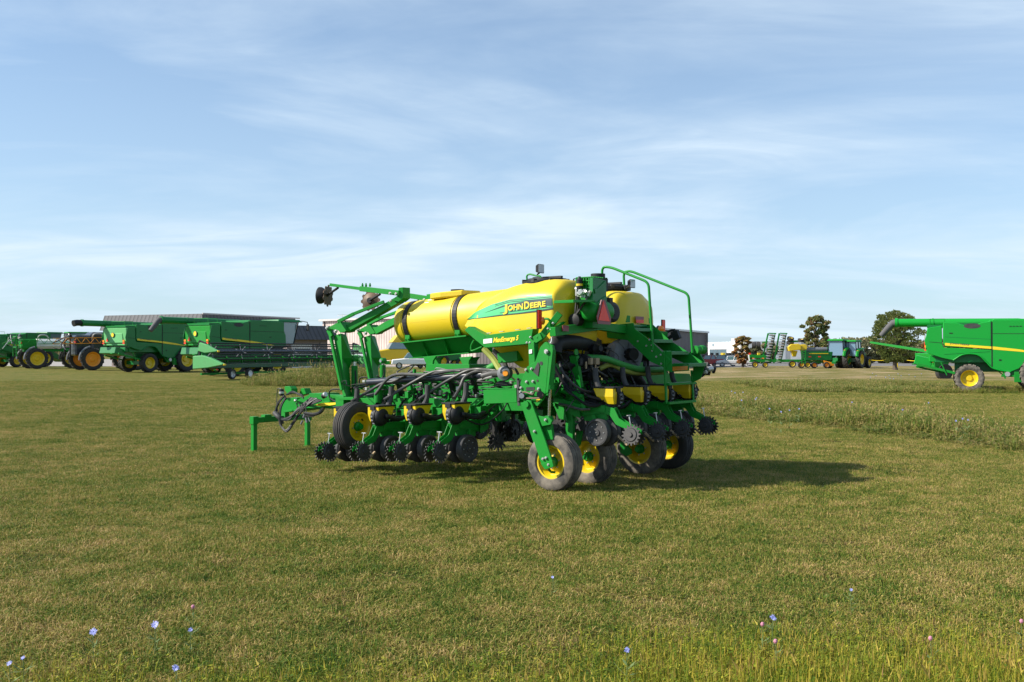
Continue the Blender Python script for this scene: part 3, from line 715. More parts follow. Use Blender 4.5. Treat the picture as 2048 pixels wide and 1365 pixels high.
# ---- long liquid tank on its cradle
ca = L(820, 648, v=VC); cb = V((1.6, VC, ca.z + .07)); cb.z = L(925, 631, v=VC).z + .04
axd = (cb - ca); ln = axd.length; axn = axd.normalized(); RT = .375
u_of = lambda px: (lambda q: (ca.x - q.x) / (ca.x - cb.x) * ln)(L(px, 640, v=VC))
prof = [(-.13, .0), (-.125, RT * .45), (-.10, RT * .75), (-.04, RT * .93), (.04, RT)]
s1 = .22; s2 = u_of(938)
for s_ in (s1, s2): prof += [(s_ - .085, RT), (s_ - .075, RT * .965), (s_ + .075, RT * .965), (s_ + .085, RT)]
prof += [(ln - .05, RT), (ln, RT * .8), (ln, 0)]
tk = part(MB().lathe(ca, axn, prof, 64, True, False), 'liquid_tank', YPL, bevel=0, edge=50)
for s_ in (s1, s2):
    c = ca + axn * s_; o = MB(); pts = []
    side = VX; upv = axn.cross(side) * -1
    if upv.z < 0: upv = -upv
    for k in range(33):
        an = R(-42) + R(264) * k / 32
        d = side * math.cos(an) + upv * math.sin(an)
        pts.append((c + d * (RT * .965 + .003), c + d * (RT * .965 + .016)))
    vsx = []; fsx = []
    for (p, q_) in pts: vsx += [p - axn * .045, p + axn * .045, q_ + axn * .045, q_ - axn * .045]
    for k in range(32):
        b_ = k * 4
        for e in range(4): fsx.append((b_ + e, b_ + (e + 1) % 4, b_ + 4 + (e + 1) % 4, b_ + 4 + e))
    o.add(vsx, fsx, False); o.build('tank_strap', BLACK, tk)
    d = side * math.cos(R(-42)) + upv * math.sin(R(-42))
    MB().box(c + d * (RT + .02), (.10, .04, .10)).bolts([c + d * (RT + .03) + axn * k for k in (-.03, .03)], d, .014, .03).build('strap_buckle', GREEN, tk)
MB().beam(ca + V((0, RT - .002, -.02)) + axn * (s1 + .12), ca + V((0, RT - .002, -.02)) + axn * (s2 - .12), .006, .008).build('mould_seam', YPL, tk)
# raised filler platform with lid
pf = MB().prism([ca + axn * s_ + V((0, 0, RT * .90)) + VX * y for s_, y in ((u_of(880), .26), (u_of(902), .26), (u_of(938), .16), (u_of(942), -.26), (u_of(880), -.26))], (0, 0, .10))
pf.build('filler_platform', YPL, tk, .02)
MB().cyl(ca + axn * u_of(915) + V((0, 0, RT + .06)), ca + axn * u_of(915) + V((0, 0, RT + .10)), .11, 20).build('tank_lid', BLACK, tk)
lb = []
for s_ in (u_of(870), u_of(878)):
    for an in (50, 68):
        d = side * math.cos(R(an)) + upv * math.sin(R(an)); lb.append(ca + axn * s_ + d * (RT + .003))
MB().add([lb[0], lb[2], lb[3], lb[1]], [(0, 1, 2, 3)]).build('tank_sticker', WHITE, tk)
# cradle: sloping trough side with ribs
vr = VC + .33
top = pl([(805, 686), (936, 672), (985, 690)], vr); bot = pl([(827, 717), (946, 706), (985, 705)], vr - .25)
cr = MB()
tl, tr, t3 = top; bl, br_, b3 = bot
cr.add([tl, tr, br_, bl, tl + V((0, -.01, 0)), tr + V((0, -.01, 0)), br_ + V((0, -.01, 0)), bl + V((0, -.01, 0))], [(0, 1, 2, 3), (7, 6, 5, 4), (0, 3, 7, 4), (1, 5, 6, 2)])
cr.beam(tl, tr, .10, .02); cr.beam(bl + V((0, .04, 0)), br_ + V((0, .04, 0)), .14, .014)
cr.beam(tl + V((0, 2 * (VC - vr), 0)), tr + V((0, 2 * (VC - vr), 0)), .1, .02)
cr.add([tr, t3, b3, br_], [(0, 1, 2, 3)])
mir = lambda p: V((p.x, 2 * VC - p.y, p.z))
cr.add([mir(p) for p in (tl, tr, br_, bl)], [(3, 2, 1, 0)]); cr.add([tl, bl, mir(bl), mir(tl)], [(0, 1, 2, 3)]); cr.add([bl, br_, mir(br_), mir(bl)], [(0, 1, 2, 3)])
for t in (.32, .66):
    p = tl.lerp(tr, t); q_ = bl.lerp(br_, t); cr.prism([p, q_, q_ + V((0, .09, .0)), p + V((0, .03, 0))], (.012, 0, 0))
part(cr, 'tank_cradle', GREEN, bevel=0)
lg = MB()
for x in (858, 930):
    lg.prism(pl([(x - 12, 715), (x + 14, 713), (x + 8, 722), (x + 4, 760), (x - 8, 760), (x - 6, 728)], VC + .2), (0, -.04, 0))
    lg.prism(pl([(x + 2, 716), (x + 28, 714), (x + 22, 722), (x + 18, 758), (x + 6, 758), (x + 8, 728)], VC - .4), (0, -.04, 0))
part(lg, 'cradle_leg', GREEN)
a = L(830, 770, v=VC); part(MB().beam((a.x, VC, 1.25), (.9, VC, 1.4), .3, .3).box((3.0, VC, 1.5), (.9, .5, .3)), 'main_frame_beam', GREEN)
# ---- twin bulk seed tanks
NEAR_TANK = []
def bulk_tank(sgn, name):
    """sgn 1: near tank, -1: its mirror image"""
    vo = -.12; vi = -1.25
    secs = [  # u, outer v, inner v, bottom w, shoulder w, top w, chamfer
        (2.06, -.55, -.75, 2.20, 2.30, 2.36, .04), (1.80, -.42, -.95, 2.05, 2.33, 2.45, .06), (1.62, -.30, -1.15, 1.98, 2.38, 2.55, .09),
        (1.35, -.20, vi, 1.95, 2.46, 2.67, .14), (1.05, -.14, vi, 1.95, 2.54, 2.77, .18), (.75, vo, vi, 1.95, 2.60, 2.83, .2),
        (.40, vo, vi, 1.95, 2.60, 2.86, .22), (.20, vo - .005, vi, 1.96, 2.59, 2.85, .24), (.12, vo - .03, vi + .03, 1.98, 2.56, 2.82, .26), (.05, vo - .17, vi + .14, 2.06, 2.46, 2.73, .2)]
    rings = []
    for (u, a, b, z0, zs, zt, c) in secs:
        r = []
        if sgn < 0: zt -= .09; zs -= .05
        mzz = (z0 + zs) / 2
        poly = [(a - .12, z0), (a - .02, z0 + (zs - z0) * .22), (a, z0 + (zs - z0) * .5), (a - .015, zs - .04), (a - .06, zs + (zt - zs) * .3), (a - c * .9, zs + (zt - zs) * .75), (a - c * 1.5 if a - c * 1.5 > b + c else (a + b) / 2 + .01, zt),
                (b + c * 1.2 if a - c * 1.5 > b + c else (a + b) / 2 - .01, zt), (b + c * .4, zt - .05), (b, zs), (b, mzz), (b + .02, z0 + .1), (b + .12, z0)]
        for (y, z) in poly: r.append(V((u, y if sgn > 0 else 2 * VC - y, z)))
        rings.append(r if sgn < 0 else r[::-1])
    def cr_(p0, p1, p2, p3, t): return .5 * ((2 * p1) + (p2 - p0) * t + (2 * p0 - 5 * p1 + 4 * p2 - p3) * t * t + (3 * p1 - p0 - 3 * p2 + p3) * t ** 3)
    def closed(r):
        n = len(r); return [cr_(r[i - 1], r[i], r[(i + 1) % n], r[(i + 2) % n], k / 3) for i in range(n) for k in range(3)]
    rings = [closed(r) for r in rings]
    q = [rings[0]] + rings + [rings[-1]]; out = []
    for i in range(1, len(q) - 2):
        for k in range(4): out.append([cr_(a, b, c, d_, k / 4) for a, b, c, d_ in zip(q[i - 1], q[i], q[i + 1], q[i + 2])])
    out.append(rings[-1])
    for k in (.8, .4):                                   # rounded rear face
        cen = sum(rings[-1], V((0, 0, 0))) / len(rings[-1]); out.append([cen + (p - cen) * k + V((-.03 * (1 - k), 0, 0)) for p in rings[-1]])
    tm = MB().loft(out, True)
    if sgn > 0: NEAR_TANK.append((tm.v, tm.f))
    t = tm.build(name, YPL, planter, 0, edge=60)
    cy = (vo + vi) / 2 if sgn > 0 else 2 * VC - (vo + vi) / 2
    c = V((.62, cy, 2.80))
    lid = MB().lathe(c, (0, 0, 1), [(0, .36), (.05, .36), (.06, .30), (.09, .28), (.10, .0)], 36).build('tank_lid', BLACK, t)
    k = MB()
    for a_ in range(8):
        an = a_ * math.pi / 4; k.box(c + V((math.cos(an) * .33, math.sin(an) * .33, .05)), (.07, .05, .05), Matrix.Rotation(an, 3, 'Z'))
    k.beam(c + V((-.25, 0, .11)), c + V((.25, 0, .11)), .05, .03)
    k.build('lid_latches', DGREY, t)
    # hopper funnel beneath
    MB().loft([[V((.3, cy - .45, 1.98)), V((.3, cy + .45, 1.98)), V((1.4, cy + .45, 1.98)), V((1.4, cy - .45, 1.98))][::-1], [V((.6, cy - .15, 1.62)), V((.6, cy + .15, 1.62)), V((1.0, cy + .15, 1.62)), V((1.0, cy - .15, 1.62))][::-1]], False).build('tank_funnel', YPL, t, .02)
    return t
tn = bulk_tank(1, 'seed_tank'); bulk_tank(-1, 'seed_tank')
# decal with lettering, laid on the near tank's flank
from mathutils.bvhtree import BVHTree
BV = BVHTree.FromPolygons([V(p) for p in NEAR_TANK[0][0]], NEAR_TANK[0][1])
EYL = V(((V((0, 0, EYE)) - P0).dot(PU), (V((0, 0, EYE)) - P0).dot(PV), EYE))
def flank(px, py, off=0):
    """point on the tank's flank"""
    p = L(px, py, v=-.12); h = BV.ray_cast(EYL, (p - EYL).normalized())
    if h[0] is None: return p
    n = h[1] if h[1].dot(EYL - h[0]) > 0 else -h[1]
    return h[0] + n * (.004 + off)
def ribbon(topl, botl, name, mat, off, n=40):
    """strip between two picture polylines, both given left to right"""
    def samp(pl_, t):
        x = pl_[0][0] + (pl_[-1][0] - pl_[0][0]) * t
        for (x0, y0), (x1, y1) in zip(pl_, pl_[1:]):
            if x0 <= x <= x1: return (x, y0 + (y1 - y0) * (x - x0) / (x1 - x0 + 1e-9))
        return pl_[-1]
    vs_ = []; fs_ = []
    for i in range(n + 1):
        a = samp(topl, i / n); b = samp(botl, i / n)
        for k in range(5): vs_.append(flank(a[0] + (b[0] - a[0]) * k / 4, a[1] + (b[1] - a[1]) * k / 4, off))
    for i in range(n):
        for k in range(4): fs_.append((i * 5 + k, i * 5 + k + 1, i * 5 + k + 6, i * 5 + k + 5))
    return MB().add(vs_, fs_, True).build(name, mat, tn)
TOPL = [(936, 638), (950, 625), (985, 609), (1020, 599), (1060, 594), (1104, 590)]
BOTL = [(936, 640), (960, 637), (1000, 632), (1040, 628), (1075, 624), (1106, 619)]
dec = ribbon(TOPL, BOTL, 'decal', DECALG, 0)
ribbon([(936, 639), (960, 636), (1000, 630), (1040, 626), (1075, 621), (1106, 616)], BOTL, 'decal_stripe', DECALD, .003)
ribbon([(968, 627), (1008, 611), (1060, 601), (1104, 597)], [(968, 627), (1008, 614), (1060, 612), (1104, 612)], 'decal_stripe', DECALD, .003)
for dy in (4, 7):
    ribbon([(990, 606 + dy), (1020, 598 + dy - 1), (1103, 589.5 + dy)], [(990, 606.6 + dy), (1020, 598.8 + dy - 1), (1103, 590.4 + dy)], 'decal_stripe', DECALD, .004)
ribbon([(1000, 626), (1105, 613.5)], [(1000, 626.7), (1105, 614.4)], 'decal_stripe', DECALD, .004)
def text_mesh(s, bold=0.0):
    c = bpy.data.curves.new('t', 'FONT'); c.body = s; c.extrude = 0; c.offset = bold; c.resolution_u = 3
    o = bpy.data.objects.new('t', c); COL.objects.link(o)
    dg = bpy.context.evaluated_depsgraph_get()
    me = bpy.data.meshes.new_from_object(o.evaluated_get(dg)); bpy.data.objects.remove(o)
    vs_ = [v.co.copy() for v in me.vertices]; fs_ = [tuple(p.vertices) for p in me.polygons]
    return vs_, fs_
def map_text(s, quad, fn, name, mat, parent, bold=.02, italic=0.0, small=None):
    """set words inside the picture quad (x0,y0 bottom left; x1,y1 bottom right; height h)"""
    x0, y0, x1, y1, h0, h1 = quad
    vs_, fs_ = text_mesh(s, bold)
    mx_ = max(v.x for v in vs_); mn = min(v.x for v in vs_); H = .70
    out = []
    for v_ in vs_:
        t = (v_.x + italic * v_.y - mn) / (mx_ - mn); k = v_.y / H
        out.append(fn(x0 + (x1 - x0) * t, y0 + (y1 - y0) * t - (h0 + (h1 - h0) * t) * k))
    return MB().add(out, fs_).build(name, mat, parent)
for dx, dy, mt, of in ((.8, .9, DECALD, .006), (0, 0, TEXTY, .010)):
    f_ = lambda x, y, dx=dx, dy=dy, of=of: flank(x + dx, y + dy, of)
    map_text('J', (1007, 624.5, 1016, 623.5, 14, 14), f_, 'lettering', mt, tn, .03)
    map_text('OHN', (1017, 622, 1047, 618, 10, 10.5), f_, 'lettering', mt, tn, .03)
    map_text('D', (1049.5, 618.5, 1060, 617.3, 14, 14), f_, 'lettering', mt, tn, .03)
    map_text('EERE', (1061.5, 616.6, 1092, 612.8, 10.2, 10.5), f_, 'lettering', mt, tn, .03)

# ---- side beam under the tank
VB = .06
sb = part(MB().prism(pl([(969, 671), (1066, 658), (1061, 688), (969, 696)], VB), (0, -.14, 0)).prism(pl([(929, 661), (937, 653), (971, 671), (970, 696), (950, 680)], VB), (0, -.14, 0)), 'side_beam', GREEN)
map_text('MaxEmerge 5', (986.5, 685.3, 1036, 680.3, 9, 9), lambda x, y: L(x, y, v=VB + .005), 'lettering', TEXTY, sb, .04, .25)
MB().prism(pl([(967, 679), (984.5, 677), (984.5, 686), (967, 688)], VB + .001), (0, .004, 0)).build('white_label', WHITE, sb)
for x, y in ((975, 667), (1000, 664), (1032, 660), (1055, 657)):
    MB().beam(L(x, y, v=-.0), L(x + 8, y - 1, v=-.0), .04, .008).build('bracket_plate', STEEL, sb)
part(MB().tube([L(948, 681, v=.0), L(943, 690, v=.0), L(942, 698, v=.0), L(945, 702, v=.0), L(964, 694, v=.0)], .012, 8, 3), 'grab_loop', GREEN, bevel=0)

# ---- corner tower over the near wheel
VT = .17
tw = MB()
tw.prism(pl([(1056, 687), (1068, 684), (1070, 735), (1058, 737)], VT), (0, -.10, 0))
tw.prism(pl([(1088, 686), (1092, 684), (1100, 690), (1098, 712), (1091, 788), (1086, 800), (1075, 813), (1041, 799), (1041, 764), (1054, 734), (1070, 724), (1080, 695)], VT + .01), (0, -.03, 0))
tw.prism(pl([(1090, 684), (1105, 692), (1106, 700), (1096, 786), (1091, 788), (1098, 712), (1098, 692)], VT + .01), (0, -.05, 0))
tw.prism(pl([(1088, 686), (1100, 690), (1090, 788), (1075, 813), (1050, 802), (1054, 750)], VT - .13), (0, -.02, 0))
tower = part(tw, 'corner_tower', GREEN)
MB().bolts([L(x, y, v=VT + .01) for x, y in ((1053, 740), (1064, 738), (1054, 764), (1067, 763), (1078, 778), (1042, 784), (1043, 776), (1064, 786))], (0, 1, 0), .020, .02).bolts([L(1093.5, 703.5, v=VT + .02)], (0, 1, 0), .034, .02).each('bolt', STEEL, tower)
MB().lathe(L(1082.5, 727, v=VT + .012), (0, 1, 0), [(0, .026), (.002, .026)], 14).lathe(L(1075, 762, v=VT + .012), (0, 1, 0), [(0, .016), (.002, .016)], 14).prism(pl([(1052.5, 775), (1069, 774), (1069, 781), (1052.5, 782)], VT + .012), (0, .003, 0)).prism(pl([(1076, 724), (1079, 733), (1076, 753), (1066, 744)], VT + .02), (0, .001, 0)).each('plate_hole', DISCD, tower)
MB().tube([L(1045, 785, v=VT + .05), L(1052, 785, v=VT + .05), L(1066, 789, v=VT + .05), L(1070, 782, v=VT + .06), L(1081, 785, v=VT + .06), L(1086, 790, v=VT + .06), L(1082, 796, v=VT + .06), L(1068, 797, v=VT + .05), L(1046, 797, v=VT + .05)], .012, 6, 3).build('drive_chain', RUST, tower)
MB().cyl(L(1080, 789, v=VT), L(1080, 789, v=VT + .09), .045, 16).cyl(L(1044, 792, v=VT), L(1044, 792, v=VT + .08), .045, 16).each('drive_shaft', BLACK, tower)
MB().cyl(L(1043, 792, v=VT + .08), L(1043, 792, v=VT + .10), .036, 16).build('shaft_bearing', STEEL, tower)
part(MB().beam(L(1036, 757, v=VT), L(1038, 812, v=VT), .02, .04).bolts([L(1036, 758, v=VT + .01), L(1037, 778, v=VT + .01), L(1038, 803, v=VT + .01)], (0, 1, 0), .014, .014), 'chain_guard', DGREY)
for pts_ in ([(1058, 700), (1064, 699), (1064, 707), (1058, 708)], [(1072, 800), (1080, 796), (1080, 801), (1073, 805)]):
    MB().prism(pl(pts_, VT + .0115), (0, .002, 0)).build('warning_label', TEXTY if pts_[0][1] > 750 else WHITE, tower)
# lift cylinder
a = L(1104, 700, v=VT - .05); k = L(1100, 779, v=VT - .05); b = L(1098, 839, v=VT - .05)
cy_ = part(MB().cyl(k, a, .052, 18).cyl(k, k + (a - k).normalized() * .06, .06, 18), 'lift_cylinder', GREEN, bevel=0)
MB().cyl(b, k, .024, 14).build('piston_rod', CHROME, cy_)
MB().lathe(b, (0, 1, 0), [(-.04, .05), (.06, .05)], 18).bolts([b + V((0, .06, 0))], (0, 1, 0), .03, .02).build('rod_end', GREEN, cy_)
# wheel arm
wa = part(MB().prism(pl([(1043, 807), (1055, 800), (1062, 803), (1090, 880), (1104, 922), (1082, 928)], VT + .06), (0, -.03, 0)).prism(pl([(1081, 928), (1104, 921), (1107, 934), (1090, 940)], VT + .075), (0, -.06, 0))
          .prism(pl([(1056, 806), (1082, 838), (1102, 850), (1106, 880), (1090, 880)], VT - .02), (0, -.05, 0)).prism(pl([(1076, 832), (1098, 836), (1104, 842), (1101, 850), (1084, 853)], VT + .04), (0, -.03, 0)).prism(pl([(1043, 807), (1062, 803), (1104, 922), (1082, 928)], VT - .24), (0, .02, 0)), 'wheel_arm', GREEN)
MB().bolts([L(x, y, v=VT + .06) for x, y in ((1070, 863), (1087, 918), (1093, 916), (1098, 929.5))] + [L(1092, 840, v=VT + .04)], (0, 1, 0), .02, .02).each('bolt', STEEL, wa)
MB().lathe(L(1054, 809, v=VT + .06), (0, 1, 0), [(0, .045), (.03, .045), (.03, 0)], 16).build('arm_pivot', GREEN, wa)
hose([L(1097, 938, v=VT), L(1102, 944, v=VT - .05), L(1110, 945, v=VT - .1)], .016, GREEN, 'brake_line')
(MB().prism(pl([(1152, 850), (1166, 850), (1160, 890), (1150, 900)], -.65), (0, -.03, 0)).prism(pl([(1240, 880), (1262, 900), (1263, 908), (1252, 913), (1240, 905)], -2.08), (0, -.03, 0)).beam((.05, -.43, 1.35), (.05, -.43, .4), .06, .12).beam((.05, -2.67, 1.35), (.05, -2.67, .4), .06, .12)).each('wheel_arm', GREEN, planter, .004)
# diagonal braces and tail lamps
part(MB().beam(L(1061, 687, v=.12), L(1084, 672, v=.12), .05, .10).beam(L(1078, 680, v=.12), L(1120, 627, v=.0), .05, .09).prism(pl([(1060, 690), (1085, 668), (1080, 682), (1064, 700)], .1), (0, -.02, 0)), 'lamp_brace', GREEN)
(MB().bolts([L(1062, 675, v=.15), L(1061, 686, v=.15), L(1055, 686, v=.15), L(1097, 658, v=.1), L(1103, 659, v=.1), L(1107, 647, v=.1)], (0, 1, 0), .018, .02)).each('bolt', STEEL, planter, .004)
hose([L(1101, 652, v=.08), L(1101, 645, v=.1), L(1097, 639, v=.12), L(1090, 638, v=.12)], .016, GREEN, 'lamp_bracket')
hose([L(1103, 670, v=.1), L(1103, 682, v=.1), L(1100, 688, v=.1)], .008, WHITE, 'lamp_wire')
def tail_lamp(x, y, v, n):
    c = L(x, y, v=v)
    o = part(MB().box(c, (.02, .10, .26)), 'tail_lamp', BLACK)
    MB().box(c + V((-.012, .0, 0)), (.012, .085, .24)).build('red_panel', RED, o)
    for s in (-1, 1): MB().lathe(c + V((.0 + s * .0, n * .075, -.02)), (-1, n * .5, 0), [(-.02, .052), (.02, .052), (.035, .03), (.036, 0)], 18).build('amber_lens', AMBER, o) if s < 0 else None
    MB().lathe(c + V((.03, n * .07, -.02)), (1, -n * .2, 0), [(-.02, .05), (.01, .056), (.02, .056), (.02, 0)], 18).build('lamp_housing', DGREY, o)
tail_lamp(1078, 639, .14, -1); tail_lamp(1326, 656, -3.15, 1)
hose([L(1126, 634, v=-.3), L(1135, 632, v=-.4), L(1144, 634, v=-.5), L(1120, 650, v=-.2), L(1111, 656, v=0)], .022, GREEN, 'support_tube')
# reflectors on the cross member
cm = part(MB().beam(L(1105, 664, u=-.05), L(1195, 652, u=-.05), .10, .12).beam(L(1195, 652, u=-.02), L(1330, 672, u=-.02), .1, .12), 'rear_crossmember', GREEN)
MB().box(L(1131, 657, u=-.12), (.01, .14, .08)).build('red_reflector', DRED, cm)
MB().prism(pu([(1271, 633), (1287, 634), (1287, 640), (1271, 640)], .0), (-.006, 0, 0)).build('red_reflector', DRED, cm)
MB().prism(pu([(1272, 640), (1287, 640), (1287, 647), (1272, 646)], .0), (-.006, 0, 0)).build('red_reflector', RED, cm)
MB().prism(pu([(1255, 631), (1300, 637), (1300, 648), (1252, 645)], .04), (.02, 0, 0)).build('reflector_plate', GREEN, cm, .003)

# ---- compressor tower between the tanks
b0 = L(1188, 580, v=-.49)
uf = b0.x
cg = MB()
gy0 = L(1153, 580, v=-.49)
z0 = L(1188, 582, v=-.49).z; z1 = L(1188, 554, v=-.49).z
for i in range(8):
    t = i / 7; cg.box((gy0.x + (uf - gy0.x) * t, -.49, (z0 + z1) / 2), (.016, .02, z1 - z0))
for i in range(5): cg.box(((gy0.x + uf) / 2, -.485, z0 + (z1 - z0) * i / 4), (gy0.x - uf, .02, .012))
for i in range(7): cg.box(((gy0.x + uf) / 2, -.52 - .05 * i, z1), (gy0.x - uf, .014, .014))
tws = part(cg, 'radiator_guard', GREEN, bevel=0)
MB().box(((gy0.x + uf) / 2, -.68, (z0 + z1) / 2), ((gy0.x - uf) * .96, .34, (z1 - z0) * .94)).build('cooler_core', BLACK, tws)
ct = part(MB().prism(pu([(1186, 556), (1196, 557), (1213, 562), (1213, 590), (1214, 603), (1204, 611), (1190, 608), (1186, 600)], uf - .02), (.06, 0, 0))
          .prism(pu([(1189, 578), (1196, 577), (1211, 562), (1213, 566), (1198, 582), (1191, 588)], uf - .035), (.02, 0, 0)).prism(pu([(1194, 608), (1201, 600), (1213, 592), (1213, 597), (1203, 604), (1198, 611)], uf - .035), (.02, 0, 0)), 'compressor_cover', GREEN_FAR)
part(MB().cyl(L(1196, 559, u=uf + .12), L(1196, 548, u=uf + .12), .10, 24), 'air_cleaner_cap', BLACK)
part(MB().box((uf + .17, -.72, (z0 + 2.15) / 2), (.22, .34, z0 - 2.2)), 'compressor_frame', GREEN)
# clutter on the compressor: filter, pump castings, hose
fc = L(1159, 568, v=-.42)
part(MB().cyl(fc + V((0, 0, -.06)), fc + V((0, 0, .05)), .045, 16).lathe(fc + V((0, 0, .05)), WX, [(0, .045), (.03, .02), (.05, .018), (.05, 0)], 14), 'oil_filter', BLACK, bevel=0)
part(MB().cyl(fc + V((0, 0, -.03)), fc + V((0, 0, .0)), .048, 16), 'filter_band', YEL, bevel=0)
rnd = random.Random(21)
pc = MB()
for (x, y, s_) in ((1155, 580, .05), (1163, 585, .07), (1170, 583, .05), (1158, 590, .05), (1175, 587, .04), (1168, 592, .05)):
    c = L(x, y, v=-.42 + rnd.uniform(-.05, .05)); pc.box(c, (s_, s_ * .8, s_ * 1.1), Matrix.Rotation(rnd.random() * 3, 3, 'XYZ'[rnd.randrange(3)])); pc.lathe(c, (rnd.random() - .5, 1, rnd.random() - .5), [(0, s_ * .5), (.06, s_ * .45), (.06, 0)], 12)
(pc).each('pump_casting', STEEL, planter, .004)
hose([L(1180, 584, v=-.40), L(1172, 600, v=-.39), L(1158, 622, v=-.38), L(1150, 632, v=-.38)], .016, DGREY)
hose([L(1153, 590, v=-.40), L(1152, 608, v=-.40), L(1150, 630, v=-.38)], .013, DGREY)
hose([L(1156, 592, v=-.40), L(1156, 612, v=-.40), L(1153, 632, v=-.38)], .011, BLACK)
(MB().cyl(L(1181, 582, v=-.40), L(1177, 592, v=-.40), .022).cyl(L(1153, 578, v=-.40), L(1153, 592, v=-.40), .018)).each('hose_fitting', STEEL, planter, 0)
hose([L(1148, 562, v=-.5), L(1147, 559, v=-.5), L(1151, 558, v=-.5), L(1153, 561, v=-.5)], .008, BLACK, 'hook')
c = L(1174, 622, v=-.40)
at_ = part(MB().lathe(c, (0, -1, 0), [(-.02, 0), (-.015, .08), (.02, .125), (.08, .145), (.44, .145), (.5, .12), (.54, 0)], 32), 'air_tank', GREEN, bevel=0, edge=60)
part(MB().prism(pu([(1147, 600), (1190, 600), (1190, 604), (1147, 606)], -.38), (.32, 0, 0)), 'compressor_shelf', GREEN)
part(MB().lathe(L(1149, 641, v=-.38), (0, 1, 0), [(-.1, .09), (.02, .09), (.04, .04), (.04, 0)], 20), 'drain_pot', BLACK, bevel=0)
part(MB().lathe(L(1224, 625, u=-.2), (-1, .3, 0), [(-.1, .15), (.0, .15), (.05, .1), (.05, .04), (.08, .04), (.08, 0)], 24).box(L(1218, 606, u=-.2), (.08, .08, .14)), 'alternator', DGREY, bevel=0)
# slow vehicle sign
sv = part(MB().prism(pu([(1203, 600), (1210, 600), (1222.5, 636), (1221, 650), (1196, 648), (1193.5, 634)], -.42), (.008, 0, 0)), 'slow_vehicle_sign', DRED, bevel=0)
MB().prism(pu([(1206.5, 602), (1219.5, 643.5), (1197, 641)], -.422), (-.004, 0, 0)).build('sign_triangle', RED, sv)

# ---- work lights
def work_light(x, y, v, s=.075):
    c = L(x, y, v=v)
    o = part(MB().loft([[c + V((.04, a * s * .6, b * s * .6)) for a, b in ((-1, -1), (1, -1), (1, 1), (-1, 1))], [c + V((-.03, a * s, b * s * .9)) for a, b in ((-1, -1), (1, -1), (1, 1), (-1, 1))]], False), 'work_light', BLACK, bevel=.008)
    MB().box(c + V((-.032, 0, 0)), (.008, s * 1.7, s * 1.5)).build('lamp_lens', LENS, o)
    return c
c = work_light(1079, 538, -.62)
hose([L(1054, 560, v=-.6), L(1054, 552, v=-.6), L(1060, 549, v=-.6), L(1072, 552, v=-.6), L(1080, 553, v=-.6), L(1084, 560, v=-.6)], .013, GREEN, 'lamp_bracket', 4, 8)
hose([c + V((0, 0, -.06)), L(1076, 548, v=-.6), L(1074, 552, v=-.6)], .012, BLACK, 'lamp_stalk')
work_light(1262, 568, -2.0)
part(MB().cyl(L(1251, 572, v=-2.2), L(1251, 580, v=-2.2), .03).beam(L(1252, 577, v=-2.2), L(1259, 571, v=-2.05), .02, .03), 'lamp_clamp', BLACK)

# ---- stairs, ladder and handrails
vn, vf_ = -1.70, -2.27
NS = [(1200, 653), (1226, 648), (1267, 646), (1270, 660), (1340, 728), (1344, 760), (1330, 742), (1300, 716), (1240, 664)]
NS = [(1212, 652), (1267, 646), (1269, 658), (1302, 682), (1342, 722), (1331, 737), (1301, 724), (1255, 681), (1214, 676)]
stn = MB().prism(pl(NS, vn), (0, -.012, 0))
part(stn, 'stair_stringer', GREEN)
FS = [(1268, 647), (1306, 650), (1338, 680), (1378, 706), (1411, 728), (1401, 758), (1384, 766), (1386, 735), (1342, 715), (1300, 680)]
part(MB().prism(pl(FS, vf_), (0, -.012, 0)), 'stair_stringer', GREEN)
for (x0, y0, x1) in ((1270, 657, 1306), (1308, 680, 1343), (1341, 704, 1377), (1377, 728, 1411)):
    a = L(x0, y0, v=vn - .02); p = V((a.x, (vn + vf_) / 2, a.z))
    o = part(MB().box(p + V((.12, 0, 0)), (.25, vn - vf_ - .03, .012)).box(p + V((-.003, 0, -.018)), (.012, vn - vf_ - .03, .05)), 'stair_tread', GREEN_FAR)
dk = L(1240, 650, v=vn).z
part(MB().box((.18, (vn + vf_) / 2, dk - .01), (.55, vn - vf_, .03)), 'platform_deck', GREEN_FAR)
(MB().bolts([L(x, y, v=vn) for x, y in ((1250, 658), (1276, 683), (1299, 680), (1304, 691), (1305, 702), (1313, 714), (1322, 710), (1323, 728), (1293, 692))], (0, 1, 0), .015, .012)).each('bolt', STEEL, planter, 0)
# ladder below the last tread
lu = L(1332, 808, v=vn).x; lu2 = lu
lz = L(1332, 808, v=vn).z
A0 = L(1329, 704, v=vn); A1 = L(1333, 808, v=vn); B1 = V((A1.x, L(1387, 805, u=A1.x).y, A1.z)); B0 = V((A0.x, B1.y, L(1384, 741, u=A0.x).z))
part(MB().beam(A0, A1, .022, .05, up=(0, 1, 0)).beam(B0, B1, .022, .04, up=(0, 1, 0)).beam(A0 + V((0, -.01, 0)), V((A0.x, A0.y - .15, A0.z)), .05, .03), 'ladder_rail', GREEN)
for y in (769, 807):
    p = L(1333, y, v=vn); q_ = V((p.x, B1.y, p.z))
    part(MB().beam(p, q_, .10, .035), 'ladder_rung', GREEN)
o = part(MB().prism(pl([(1330, 704), (1343, 703), (1344, 745), (1332, 742)], vn - .01), (0, -.012, 0)).prism(pu([(1342, 728), (1378, 728), (1379, 742), (1345, 744)], A0.x - .02), (.04, 0, 0)), 'ladder_step', GREEN)
MB().prism(pu([(1345, 734), (1375, 732.5), (1375, 740), (1345, 742)], A0.x - .025), (-.003, 0, 0)).build('yellow_warning_strip', ORANGE, o)
def rail(pts, v, name='handrail'):
    part(MB().tube([L(x, y, v=v) for x, y in pts], .019, 12), name, GREEN, bevel=0)
